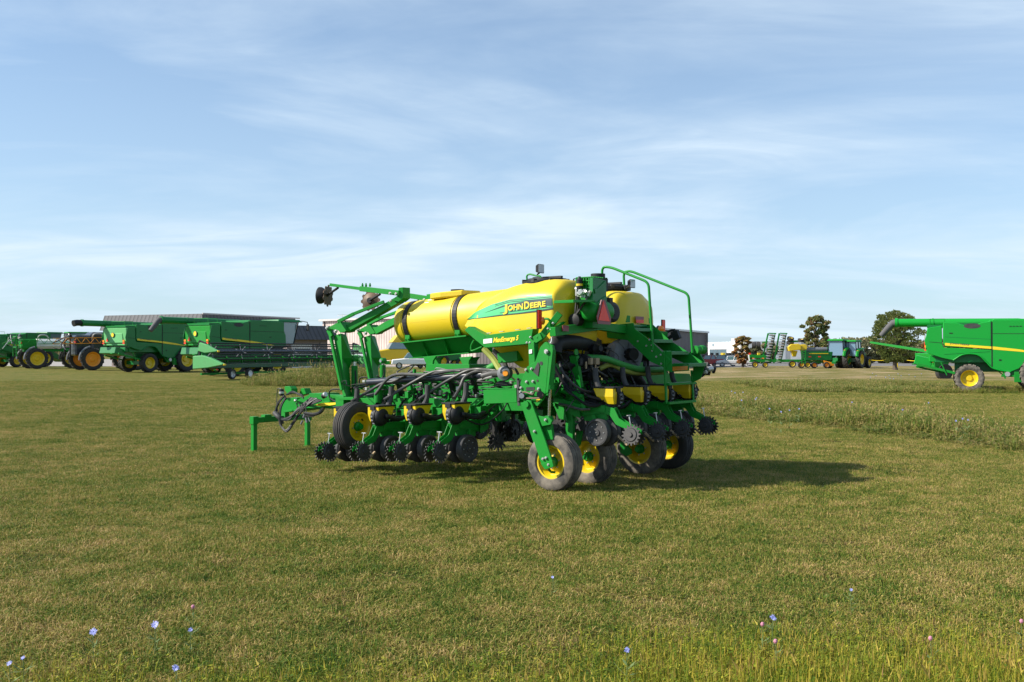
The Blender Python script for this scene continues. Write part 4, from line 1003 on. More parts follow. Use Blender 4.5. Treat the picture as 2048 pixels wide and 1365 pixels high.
def rounded(pts, k=5, f=.22):
    out = [pts[0]]
    for i in range(1, len(pts) - 1):
        a, b, c = [V((*p, 0)) for p in pts[i - 1:i + 2]]
        p = b + (a - b).normalized() * min(11, (a - b).length * .45); q_ = b + (c - b).normalized() * min(11, (c - b).length * .45)
        for j in range(k + 1):
            t = j / k; r_ = p * (1 - t) ** 2 + b * 2 * t * (1 - t) + q_ * t * t; out.append((r_.x, r_.y))
    return out + [pts[-1]]
rail(rounded([(1208, 652), (1204, 534), (1222, 535), (1297, 565), (1306, 702)], 6), vn)
rail(rounded([(1253, 648), (1247, 545), (1260, 542), (1377, 588), (1385, 706)], 6), vf_)
part(MB().box(L(1251, 643, v=vf_), (.1, .04, .1)), 'rail_foot', GREEN)

# ---- right hand end: fold latch, hydraulic coupling, rollers
part(MB().prism(pl([(1378, 706), (1392, 695), (1410, 727), (1378, 712)], vf_ - .5), (0, -.03, 0)).lathe(L(1394, 701, v=vf_ - .5), (.2, 1, 0), [(-.05, .07), (.05, .07), (.05, 0)], 20).lathe(L(1403, 700, v=vf_ - .7), (.2, 1, 0), [(-.05, .07), (.05, .07), (.05, 0)], 20), 'fold_latch', GREEN)
part(MB().lathe(L(1399, 744, v=-2.6), (-.6, 1, 0), [(-.1, .09), (.05, .09), (.05, .05), (.02, .05), (.02, 0)], 20).box(L(1409, 738, v=-2.7), (.15, .15, .14), Matrix.Rotation(.5, 3, 'X')).cyl(L(1408, 738, v=-2.7), L(1429, 739, v=-2.8), .035).cyl(L(1426, 739, v=-2.78), L(1430, 740, v=-2.8), .06), 'hydraulic_coupling', BLACK, bevel=0)
(MB().cyl(L(1414, 739, v=-2.6), L(1424, 738, v=-2.7), .04).bolts([L(1406, 730, v=-2.5), L(1412, 745, v=-2.5)], (0, 1, 0), .03, .03)).each('coupling_fitting', STEEL, planter, 0)
hose([L(1328, 668, v=-3.0), L(1340, 662, v=-3.0), L(1350, 660, v=-3.0)], .02); hose([L(1336, 678, v=-3.0), L(1344, 672, v=-3.0), L(1352, 668, v=-3.0)], .03)
part(MB().box(L(1352, 671, v=-3), (.12, .08, .14), Matrix.Rotation(.4, 3, 'Y')).cyl(L(1349, 664, v=-3), L(1351, 680, v=-3), .03), 'quick_coupler', BLACK)
# green belly panel, funnels and discharge boot under the stairs
part(MB().prism(pu([(1283, 745), (1380, 748), (1384, 764), (1360, 790), (1290, 791), (1278, 780)], .0), (.08, 0, 0)), 'belly_panel', GREEN)
part(MB().prism(pu([(1385, 744), (1403, 744), (1402, 755), (1386, 763)], -.2), (.04, 0, 0)), 'belly_bracket', GREEN)
a = L(1353, 797, u=-.35); b = L(1380, 776, u=-.55)
part(MB().beam(a, b, .16, .15).beam(b + V((.0, -.12, .0)), b + (b - a) * .12 + V((0, -.14, .0)), .14, .14), 'discharge_boot', BLACK, bevel=.006)
(MB().cyl(L(1286, 790, u=.0), L(1287, 802, u=.0), .05).cyl(L(1308, 790, u=.0), L(1309, 800, u=.0), .05)).each('outlet_pipe', GREEN, planter, .004)
hose([L(1190, 738, u=.1), L(1240, 748, u=.05), L(1268, 752, u=.02), L(1284, 768, u=.0), L(1287, 790, u=.0)], .07, BLACK, 'intake_duct', 6, 14)
hose([L(1168, 715, u=.1), L(1210, 718, u=-.1), L(1245, 730, u=-.2), L(1280, 739, u=-.25), L(1328, 740, u=-.3)], .045, GREEN_HOSE, 'green_hose', 6, 12)
hose([L(1199, 738, u=.0), L(1222, 730, u=-.1), L(1250, 742, u=-.2), L(1280, 747, u=-.2), L(1328, 745, u=-.25)], .035, OLIVE_HOSE, 'olive_hose', 6, 12)
hose([L(820, 752, v=-1.3), L(880, 752, v=-1.4), L(960, 744, v=-1.5), L(1005, 722, v=-1.5)], .06, GREEN_HOSE, 'green_hose', 6, 12)
hose([L(1108, 705, u=.1), L(1112, 688, u=.1), L(1135, 684, u=.1), L(1165, 686, u=.15), L(1190, 690, u=.3)], .11, BLACK, 'corrugated_duct', 5, 16)
# fan housing
fc = L(1251, 709, v=-1.95)
fan = part(MB().lathe(fc, (-1, .35, 0), [(-.12, .24), (-.10, .29), (.02, .30), (.07, .27), (.09, .18), (.07, .1), (.07, 0)], 40), 'fan_housing', GREY, bevel=0)
k = MB()
for a_ in range(8):
    an = a_ * math.pi / 4; ax = V((-1, .35, 0)).normalized(); x = V((0, 0, 1)); y = ax.cross(x); k.beam(fc + ax * .095 + (x * math.cos(an) + y * math.sin(an)) * .05, fc + ax * .08 + (x * math.cos(an) + y * math.sin(an)) * .27, .012, .012)
k.build('fan_ribs', GREY, fan)
MB().cyl(fc + ax * .06, fc + ax * .2, .09, 18).build('fan_motor', BLACK, fan)
# dark machinery in the shade between the tanks and the row units
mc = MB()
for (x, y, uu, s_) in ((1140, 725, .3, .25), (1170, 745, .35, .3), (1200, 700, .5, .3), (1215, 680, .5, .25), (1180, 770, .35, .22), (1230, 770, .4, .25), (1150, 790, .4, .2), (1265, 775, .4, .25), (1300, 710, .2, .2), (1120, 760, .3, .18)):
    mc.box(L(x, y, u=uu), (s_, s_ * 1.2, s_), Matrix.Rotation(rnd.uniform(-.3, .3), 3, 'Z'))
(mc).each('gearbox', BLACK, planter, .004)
part(MB().beam(L(1148, 712, u=-.05), L(1158, 775, u=-.05), .06, .12, up=(1, 0, 0)).lathe(L(1151, 705, u=-.1), (-1, 0, 0), [(0, .045), (.02, .045), (.02, 0)], 16), 'centre_mast', GREEN)
part(MB().star(L(1161, 724, u=-.12), (-1, 0, 0), .04, .06, 12, .02).box(L(1161, 724, u=-.14), (.01, .02, .05)), 'drive_sprocket', BLACK, bevel=0)
(MB().box(L(1181, 723, u=-.1), (.05, .06, .09)).box(L(1193, 723, u=-.1), (.05, .09, .09)).box(L(1172, 731, u=-.1), (.02, .03, .1)).box(L(1191, 737, u=-.12), (.02, .02, .1)).box(L(1195, 741, u=-.12), (.02, .06, .015)).box(L(1195, 735, u=-.12), (.02, .05, .015))).each('manifold_block', WOOD, planter, .004)
part(MB().beam(L(1113, 778, v=-.3), L(1163, 794, v=-.3), .03, .06).beam(L(1163, 790, v=-.3), L(1168, 820, v=-.3), .03, .06).beam(L(1112, 800, v=-.35), L(1165, 815, v=-.35), .1, .08).prism(pl([(1105, 806), (1126, 810), (1134, 842), (1118, 838)], -.35), (0, -.02, 0)).bolts([L(1163, 793, v=-.28), L(1165, 821, v=-.28)], (0, 1, 0), .03, .02), 'drive_linkage', GREEN)
hose([L(1118, 724, u=.0), L(1126, 745, u=-.1), L(1140, 762, u=-.2), L(1160, 778, u=-.3), L(1180, 785, u=-.3)], .016, DGREY)
hose([L(1118, 808, v=-.3), L(1140, 813, v=-.25), L(1160, 819, v=-.2), L(1180, 819, v=-.3)], .018, HOSE)
part(MB().prism(pl([(1154, 850), (1168, 836), (1170, 862), (1148, 862)], -.6), (0, -.02, 0)), 'hole_plate', DGREY)
for (a, b) in (((968, 698), (1003, 745)), ((990, 700), (1012, 740)), ((1022, 735), (1036, 748))):
    hose([L(*a, v=-.6), L((a[0] + b[0]) / 2 + 2, (a[1] + b[1]) / 2 - 2, v=-.6), L(*b, v=-.5)], .05 if a[0] < 1000 else .02, OLIVE_HOSE if a[0] < 980 else HOSE, 'seed_hose')
rnd = random.Random(31)
for i in range(70):                                    # loose hoses and wiring in the frame
    x = rnd.uniform(1115, 1290); y = rnd.uniform(690, 770); uu = rnd.uniform(-.1, .5)
    p = [L(x, y, u=uu)]; 
    for k in range(3): p.append(p[-1] + V((rnd.uniform(-.15, .15), rnd.uniform(-.3, .3), rnd.uniform(-.25, .05))))
    hose(p, rnd.uniform(.006, .018), rnd.choice((BLACK, BLACK, DGREY, HOSE)), 'hydraulic_hose', 4, 6)
for i in range(60):
    u_ = rnd.uniform(1.0, 4.4); p = [V((u_, rnd.uniform(-1.2, -.6), rnd.uniform(1.1, 1.45)))]
    for k in range(3): p.append(p[-1] + V((rnd.uniform(-.45, .45), rnd.uniform(-.2, .2), rnd.uniform(-.12, .12))))
    hose(p, rnd.uniform(.006, .016), rnd.choice((BLACK, BLACK, DGREY, HOSE, STEEL)), 'hydraulic_hose', 4, 6)
bb = MB()
for i in range(26):
    bb.box((rnd.uniform(1.0, 4.4), rnd.uniform(-1.1, -.5), rnd.uniform(1.1, 1.4)), (rnd.uniform(.04, .14), .06, rnd.uniform(.05, .16)), Matrix.Rotation(rnd.uniform(-.4, .4), 3, 'Y'))
(bb).each('frame_bracket', GREEN, planter, .004)
bb = MB()
for i in range(26): bb.box((rnd.uniform(1.0, 4.4), rnd.uniform(-1.1, -.6), rnd.uniform(1.1, 1.42)), (rnd.uniform(.03, .08), .06, rnd.uniform(.03, .08)))
(bb).each('valve_block', STEEL, planter, .004)

rnd = random.Random(52)
for u_ in NEARU:                                       # looms that hang between the units and the toolbar
    for k in range(4):
        hose([V((u_ + rnd.uniform(-.1, .1), .05, .95)), V((u_ + rnd.uniform(-.2, .2), -.25, .85 + rnd.uniform(-.15, .1))), V((u_ + rnd.uniform(-.3, .3), -.6, 1.0)), V((u_ + rnd.uniform(-.3, .3), -.8, 1.22))], rnd.uniform(.010, .02), BLACK, 'wiring_loom', 4, 6)
for v_ in (-.45, -1.15, -1.85, -2.55):
    for k in range(5):
        hose([V((-.55, v_ + rnd.uniform(-.1, .1), 1.2)), V((-.35, v_ + rnd.uniform(-.25, .25), 1.25 + rnd.uniform(-.2, .1))), V((.0, v_ + rnd.uniform(-.3, .3), 1.35)), V((.2, v_ + rnd.uniform(-.3, .3), 1.7))], rnd.uniform(.012, .026), BLACK, 'wiring_loom', 4, 6)
# big black shields and drives in the shade above the rear units
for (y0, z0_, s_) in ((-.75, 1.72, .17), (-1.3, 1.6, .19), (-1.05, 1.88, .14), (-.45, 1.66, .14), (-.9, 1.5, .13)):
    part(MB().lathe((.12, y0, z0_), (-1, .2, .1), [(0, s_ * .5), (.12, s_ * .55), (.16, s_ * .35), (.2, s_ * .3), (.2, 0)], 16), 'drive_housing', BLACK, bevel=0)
# ================================================================ BACKGROUND MACHINES
bpy.context.view_layer.update()
def lug_tyre(c, axis, rad, wid, parent, rimmat=YEL, rimr=.56, lugs=20, name='wheel', mat=None):
    ax = V(axis).normalized(); c = V(c); hw = wid / 2
    m = MB().lathe(c, ax, [(-hw * .7, rad * rimr * .98), (-hw * .95, rad * .72), (-hw, rad * .86), (-hw * .9, rad * .94), (0, rad * .96), (hw * .9, rad * .94), (hw, rad * .86), (hw * .95, rad * .72), (hw * .7, rad * rimr * .98)], 36, True, False)
    x = V((0, 0, 1)); y = ax.cross(x)
    for k in range(lugs * 2):
        a = 2 * math.pi * (k / (lugs * 2)); s = 1 if k % 2 else -1
        a2 = a + .20
        d0 = x * math.cos(a) + y * math.sin(a); d1 = x * math.cos(a2) + y * math.sin(a2)
        m.beam(c + d0 * rad * .965 + ax * s * hw * .98, c + d1 * rad * .975, rad * .055, rad * .055, up=d0)
    w_ = m.build(name, mat or RUBBER, parent)
    r = MB().lathe(c, ax, [(-hw * .78, rad * rimr), (-hw * .82, rad * rimr * 1.04), (-hw * .66, rad * rimr * .93), (-hw * .2, rad * rimr * .8), (-hw * .2, rad * .2), (-hw * .35, rad * .16), (-hw * .35, 0)], 32, True, False)
    r.lathe(c, ax, [(hw * .78, rad * rimr), (hw * .82, rad * rimr * 1.04), (hw * .66, rad * rimr * .93), (hw * .1, rad * rimr * .8), (hw * .05, rad * .25), (hw * .3, rad * .18), (hw * .3, 0)], 32, True, False)
    r.build('rim', rimmat, w_)
    return w_

def panel(m, pts, y, th):
    """outline in the x-z plane of a machine, y plane and thickness"""
    return m.prism([V((x, y, z)) for x, z in pts], (0, th, 0))

def combine(name, px, py, size, heading, label, far=False, body=GREEN, rear=GREEN, wheelmat=None, auger=True, brand=True, straight=False):
    """grain harvester: x forward, y left. origin under the steering axle"""
    r = empty(name, G(px, py), heading, size)
    tag(r, label, 'combine harvester', 'combine harvesters parked at the edge of the field')
    # side skins
    for s in (-1, 1):
        y = s * 1.55
        SK = [(-2.05, 3.50), (-1.35, 3.62), (-1.33, 2.6), (-1.25, 2.42), (1.1, 2.30), (1.1, 1.3), (.85, 1.62), (.5, 1.98), (.1, 2.08), (-.35, 2.02), (-.8, 1.72), (-1.35, 1.85), (-2.05, 2.1), (-2.22, 2.75)]
        m = MB(); panel(m, SK, y, -s * .06); m.build('rear_side_panel', body, r, .02)
        m = MB(); panel(m, [(-1.28, 3.80), (-.6, 3.76), (-.2, 3.62), (.15, 3.60), (.6, 3.76), (1.08, 3.84), (1.08, 2.36), (-1.15, 2.46), (-1.28, 2.6)], y + s * .03, -s * .10); sp = m.build('engine_side_door', body, r, .03)
        MB().prism([V((.15 + math.cos(a) * .42, y + s * .032, 3.58 + math.sin(a) * .14)) for a in [R(q) for q in range(0, 361, 24)][:-1]], (0, s * .004, 0)).build('air_vent', DGREY, sp)
        MB().box((-.9, y + s * .035, 3.2), (.16, .02, .05)).build('door_latch', BLACK, sp)
        MB().beam((-1.2, y + s * .032, 3.0), (1.05, y + s * .032, 2.86), .006, .02).build('panel_crease', GREEN_FAR, sp)
        m = MB(); panel(m, [(1.14, 3.9), (4.15, 3.86), (4.15, 3.2), (4.3, 2.9), (4.35, 2.0), (3.9, 2.0), (3.5, 2.15), (2.9, 1.9), (2.4, 1.3), (2.0, 1.12), (1.14, 1.3)], y + s * .02, -s * .08); fp = m.build('front_side_panel', body, r, .02)
        m = MB(); panel(m, [(1.14, 3.15), (4.2, 3.12), (4.2, 3.145), (1.14, 3.175)], y + s * .022, s * .004); panel(m, [(1.08, 3.8), (1.14, 3.8), (1.14, 1.3), (1.08, 1.3)], y + s * .0, s * .02); m.build('panel_gap', BLACK, fp)
        m = MB(); panel(m, [(-1.2, 2.67), (1.08, 2.47), (1.08, 2.34), (-1.2, 2.53)], y + s * .034, s * .005); m.build('yellow_stripe', TEXTY, sp)
        m = MB(); panel(m, [(1.14, 2.475), (2.4, 2.32), (3.7, 2.08), (2.4, 2.2), (1.14, 2.315)], y + s * .024, s * .005); m.build('yellow_stripe', TEXTY, fp)
        if brand:
            vs_, fs_ = text_mesh('JOHN DEERE', .01); w_ = max(v.x for v in vs_)
            MB().add([V((-.95 + v.x / w_ * .95 if s < 0 else .0 - v.x / w_ * .95, y + s * .042, 2.50 - (.0 if s > 0 else .0) + v.y * .13 + (.055 if s < 0 else .03) - .09 * ((v.x / w_) if s < 0 else (1 - v.x / w_)) + .05)) for v in vs_], fs_).build('lettering', DECALD, sp)
        MB().box((1.5, y + s * .03, 1.75), (.10, .02, .07)).build('fuel_flap', BLACK, fp); MB().box((2.9, y + s * .03, 2.75), (.16, .02, .05)).build('door_latch', BLACK, fp)
        MB().beam((-1.25, y, 2.05), (1.0, y, 2.2), .03, .012).build('lower_crease', GREEN_FAR, sp)
        m = MB(); panel(m, [(-2.0, 2.72), (-1.36, 2.66), (-1.36, 2.685), (-2.0, 2.745)], y + s * .002, s * .006); m.build('hood_gap', BLACK, sp)
        for k_ in range(4): MB().box((2.0 + k_ * .16, y + s * .03, 3.55), (.10, .02, .03)).build('vent_slot', BLACK, fp)
        # wheel arch lip
        MB().tube([V((x, y + s * .04, z)) for x, z in ((-.8, 1.72), (-.35, 2.02), (.1, 2.08), (.5, 1.98), (.85, 1.62), (1.1, 1.34), (1.5, 1.2), (2.0, 1.12))], .035, 6, 3).build('arch_lip', body, r)
    # rear face with hood
    m = MB().loft([[V((-2.1 + dx, y, z)) for (y, z) in ((-1.5, 2.1), (1.5, 2.1), (1.52, 2.8), (1.45, 3.5), (-1.45, 3.5), (-1.52, 2.8))] for dx in (0, .3)], False)
    m.prism([V((-2.14, -1.0, 3.1)), V((-2.14, 1.0, 3.1)), V((-2.2, 1.2, 2.3)), V((-2.2, -1.2, 2.3))], (.1, 0, 0))
    hd = m.build('rear_hood', rear, r, .05)
    MB().cyl(V((-2.2, .1, 2.95)), V((-2.23, .1, 2.95)), .2, 20).build('round_badge', DECALD, hd)
    MB().cyl(V((-2.23, .1, 2.95)), V((-2.24, .1, 2.95)), .16, 20).build('badge_face', TEXTY, hd)
    MB().prism([V((-2.24, .62, 2.45)), V((-2.24, .92, 2.45)), V((-2.24, .77, 2.75))], (-.02, 0, 0)).build('slow_vehicle_sign', RED, hd)
    for y in (-1.3, 1.3):
        MB().box((-2.2, y, 2.3), (.06, .2, .12)).build('tail_lamp', RED, hd); MB().box((-2.2, y, 2.48), (.06, .2, .14)).build('amber_lamp', AMBER, hd)
    m = MB().box((-1.7, 0, 3.6), (.8, 2.7, .15)).box((-.1, 0, 3.3), (2.3, 2.9, .9)); m.build('engine_deck', GREEN_FAR, r)
    m = MB().tube([(-1.95, -1.0, 3.55), (-1.95, -1.0, 4.0), (-1.2, -1.0, 4.0), (-1.2, -1.0, 3.65)], .02, 6).tube([(-1.95, .6, 3.55), (-1.95, .6, 4.0), (-1.95, -1, 4.0)], .02, 6); m.build('deck_rail', GREEN, r)
    m = MB().loft([[V((x, y, z)) for x, y in ((1.0, -1.5), (4.1, -1.5), (4.1, 1.5), (1.0, 1.5))] for z in (2.2, 3.88)], False); m.loft([[V((x, y, z)) for x, y in ((1.2, -1.4), (3.9, -1.4), (3.9, 1.4), (1.2, 1.4))] for z in (3.8, 3.95)], False)
    m.build('grain_tank', body, r, .03)
    # chassis, straw chopper, rear ladder
    m = MB().box((1.6, 0, 1.45), (4.6, 1.3, .7)).box((-.1, 0, 1.9), (3.2, 2.6, .6)).box((2.2, -1.2, 1.3), (.9, .5, .7)); m.build('chassis', GREEN_FAR, r, .02)
    m = MB().box((0, 0, .75), (.35, 2.6, .3)).box((3.5, 0, 1.0), (.5, 2.4, .5)); m.build('axle', GREEN_FAR, r, .02)
    m = MB().box((-2.3, 0, 1.65), (.9, 2.0, .5), Matrix.Rotation(.25, 3, 'Y')).box((-1.5, 0, 1.8), (1.0, 2.4, .35)); m.build('straw_chopper', body, r, .03)
    m = MB().beam((-2.9, -.7, 1.5), (-2.3, -.7, 1.5), .3, .06).beam((-2.7, .4, 1.35), (-1.2, .4, 1.0), .1, .1).beam((-2.6, -1.2, 1.5), (-.4, -1.25, .95), .08, .14).beam((-1.4, -1.3, 1.6), (-1.1, -1.3, .9), .06, .06); m.build('tailboard_frame', GREEN, r, .01)
    m = MB().beam((1.55, -1.5, .9), (2.5, -1.5, .9), .1, .1).beam((1.6, -1.5, 1.3), (1.75, -1.5, .75), .08, .08).box((2.35, -1.5, .85), (.35, .2, .55)).beam((1.3, -1.4, 1.25), (1.7, -1.4, .9), .06, .06); m.build('service_steps', GREEN, r, .01)
    MB().cyl((1.85, -1.5, 1.0), (1.85, -1.62, 1.0), .13, 14).build('gauge_disc', STEEL, r)
    # cab
    m = MB().loft([[V((4.2, y, 2.2)), V((5.5, y, 2.3)), V((5.9, y, 3.9)), V((4.2, y, 3.9))] for y in (-1.0, 1.0)], False); cb_ = m.build('cab', GLASS, r, .03)
    MB().loft([[V((x, y, 3.9)) for x, y in ((4.0, -1.15), (6.3, -1.1), (6.3, 1.1), (4.0, 1.15))], [V((x, y, 4.08)) for x, y in ((4.1, -1.0), (6.1, -.95), (6.1, .95), (4.1, 1.0))]], False).build('cab_roof', body, cb_, .03)
    m = MB()
    for y in (-1.02, 1.02): m.beam((4.22, y, 2.2), (4.22, y, 3.9), .1, .05).beam((5.5, y, 2.3), (5.92, y, 3.9), .07, .05)
    m.build('cab_post', BLACK, cb_)
    MB().tube([(6.2, -1.05, 4.0), (6.3, -1.6, 3.9), (6.3, -1.65, 3.75)], .03, 6).box((6.3, -1.65, 3.5), (.08, .22, .5)).build('mirror', BLACK, cb_)
    MB().loft([[V((x, y, z)) for x, z in ((3.9, 1.7), (6.3, .55), (6.3, 1.2), (3.9, 2.4))] for y in (-.65, .65)], False).build('feeder_house', GREEN_FAR, r, .02)
    for s in (-1, 1):
        lug_tyre((0, s * 1.35, .76), (0, s, 0), .76, .52, r, mat=wheelmat, name='steering_wheel')
        lug_tyre((3.4, s * 1.45, 1.02), (0, s, 0), 1.02, .75, r, mat=wheelmat, name='drive_wheel')
    MB().beam((3.0, -1.6, 1.9), (4.3, -1.6, 2.05), .5, .06).build('mudguard', BLACK, r)
    if auger:
        m = MB().tube([(3.6, 1.75, 3.2), (3.3, 1.75, 3.75), (2.6, 1.75, 3.83), (-3.85, 1.75, 3.88)], .24, 20, 0)
        m.lathe((-1.8, 1.75, 3.86), (1, 0, 0), [(-.04, .27), (.04, .27)], 20, False)
        m.lathe((-3.8, 1.75, 3.88), (1, 0, 0), [(-.05, .28), (.1, .28)], 20, False)
        au = m.build('unloading_auger', body, r)
        MB().tube([(-3.8, 1.75, 3.88), (-4.2, 1.75, 3.88), (-4.5, 1.75, 3.82)] if straight else [(-3.8, 1.75, 3.88), (-4.0, 1.75, 3.82), (-4.3, 1.75, 3.5), (-4.62, 1.75, 3.12)], .23, 16, 4, r2=.25 if straight else .15).build('spout', BLACK if straight else CANVAS, au)
    return r
# right hand combine: side on, front cut off by the frame
cr_ = combine('combine_harvester', 1937, 783, .845, R(-23), 'bright green combine harvester lit side on, its auger reaching back towards a lone tree', wheelmat=RUBDUST, body=GREEN_SUNLIT, rear=GREEN_SUNLIT)
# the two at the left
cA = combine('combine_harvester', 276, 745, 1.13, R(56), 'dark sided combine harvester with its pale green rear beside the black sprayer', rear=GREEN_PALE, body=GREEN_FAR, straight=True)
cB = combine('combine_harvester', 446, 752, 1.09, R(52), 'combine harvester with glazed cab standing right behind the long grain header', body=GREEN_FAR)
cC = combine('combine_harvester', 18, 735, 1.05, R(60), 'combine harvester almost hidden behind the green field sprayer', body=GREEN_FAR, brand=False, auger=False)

# ---- grain header on its trailer
h0 = G(408, 761); h1 = G(715, 749)
hx = (h1 - h0).normalized(); hl = (h1 - h0).length
hd = empty('grain_header', h0, math.atan2(hx.y, hx.x)); tag(hd, 'long black and green grain header resting on a low two wheel trailer', 'combine header')
S = .95
m = MB().box((hl / 2, -.1 * S, .95 * S), (hl, .16, .28)).box((hl / 2, .75 * S, 1.25 * S), (hl, .08, .9)); m.box((hl / 2, .3 * S, .85 * S), (hl, 1.1, .06))
m.build('header_frame', GREEN_HEAD, hd, .01)
m = MB().beam((0, .1, 1.08 * S), (hl, .1, 1.08 * S), .2, .03); m.build('cutter_bar', BLACK, hd)
m = MB()
for k in range(int(hl / .16)): m.beam((.1 + k * .16, -.05, 1.10 * S), (.1 + k * .16, -.24, 1.08 * S), .03, .02)
m.build('sickle_tooth', STEEL, hd)
m = MB().cyl((.5, .25, 1.38 * S), (hl * .47, .25, 1.38 * S), .12, 14).cyl((hl * .53, .25, 1.38 * S), (hl - .4, .25, 1.38 * S), .12, 14)
for k in range(12):
    x = .9 + k * (hl - 1.6) / 11; m.box((x, .14, 1.38 * S), (.10, .12, .42))
m.build('feed_auger', GREEN, hd)
m = MB()
for k in range(9):
    x = hl * .5 + k * hl * .052; m.sphere((x, .35, 1.45 * S), .22, 10, (1.3, .8, .8))
m.build('draper_rib', GREEN, hd)
rz = 1.98 * S; ry = -.15
m = MB().cyl((.5, ry, rz), (hl - .2, ry, rz), .11, 14); m.build('reel_tube', BLACKG, hd)
m = MB()
for k in range(6):
    a = k * math.pi / 3 + .3; m.cyl((.5, ry + math.cos(a) * .55, rz + math.sin(a) * .55), (hl - .2, ry + math.cos(a) * .55, rz + math.sin(a) * .55), .045, 6)
    for j in range(int(hl / .3)): m.beam((.6 + j * .3, ry + math.cos(a) * .55, rz + math.sin(a) * .55), (.6 + j * .3, ry + math.cos(a) * .55 + .03, rz + math.sin(a) * .55 - .26), .012, .012)
m.build('reel_bat_frame', BLACK, hd)
m = MB()
for j in range(7):
    x = .6 + j * (hl - .9) / 6
    for k in range(6):
        a = k * math.pi / 3 + .3; m.beam((x, ry, rz), (x, ry + math.cos(a) * .55, rz + math.sin(a) * .55), .03, .05)
m.build('reel_spoke', GREY, hd)
for x, s in ((.1, -1), (hl + .05, 1)):
    m = MB()
    m.loft([[V((x + d, y, z)) for y, z in ((.9, .75 * S), (-.35, .85 * S), (-1.5, 1.05 * S), (-1.55, 1.12 * S), (-.6, 1.5 * S), (.1, 1.7 * S), (.9, 1.65 * S))] for d in (-.16, .16)], False)
    dv = m.build('crop_divider', GREEN_PALE, hd, .04)
    m = MB().loft([[V((x + s * .05 + d, y, z)) for y, z in ((.5, 2.0 * S), (-.1, 1.85 * S), (-1.05, 1.95 * S), (-1.1, 2.02 * S), (-.2, 2.45 * S), (.35, 2.6 * S))] for d in (-.12, .12)], False)
    m.build('reel_end_shield', GREEN_PALE, dv, .04)
    MB().box((x, -1.55, 1.07 * S), (.2, .16, .12)).box((x + s * .05, -1.1, 1.98 * S), (.16, .14, .12)).build('yellow_tip', YEL, dv, .02)
    MB().beam((x, .45, 1.5 * S), (x, .45, 2.7 * S), .1, .12).beam((x, .45, 2.7 * S), (x, -.1, 2.5 * S), .08, .1).build('reel_arm', BLACK, dv)
m = MB().beam((-.4, -1.2, .72 * S), (1.5, .2, .62 * S), .12, .1).beam((0, .25, .42 * S), (hl, .25, .42 * S), .14, .14).beam((3.2, .2, .45), (3.2, .2, .9), .1, .1).beam((hl - 3.2, .2, .45), (hl - 3.2, .2, .9), .1, .1)
m.build('trailer_chassis', GREEN, hd, .01)
for x, mt in ((2.35, STEEL), (4.2, WHITE), (hl - 2.6, WHITE), (hl - 3.6, WHITE)):
    lug_tyre((x, -.35, .36), (0, -1, 0), .36, .24, hd, mt, .6, 0, 'trailer_wheel')
MB().beam((-.3, -1.25, .74 * S), (.2, -.92, .72 * S), .13, .06).build('red_marker', RED, hd)

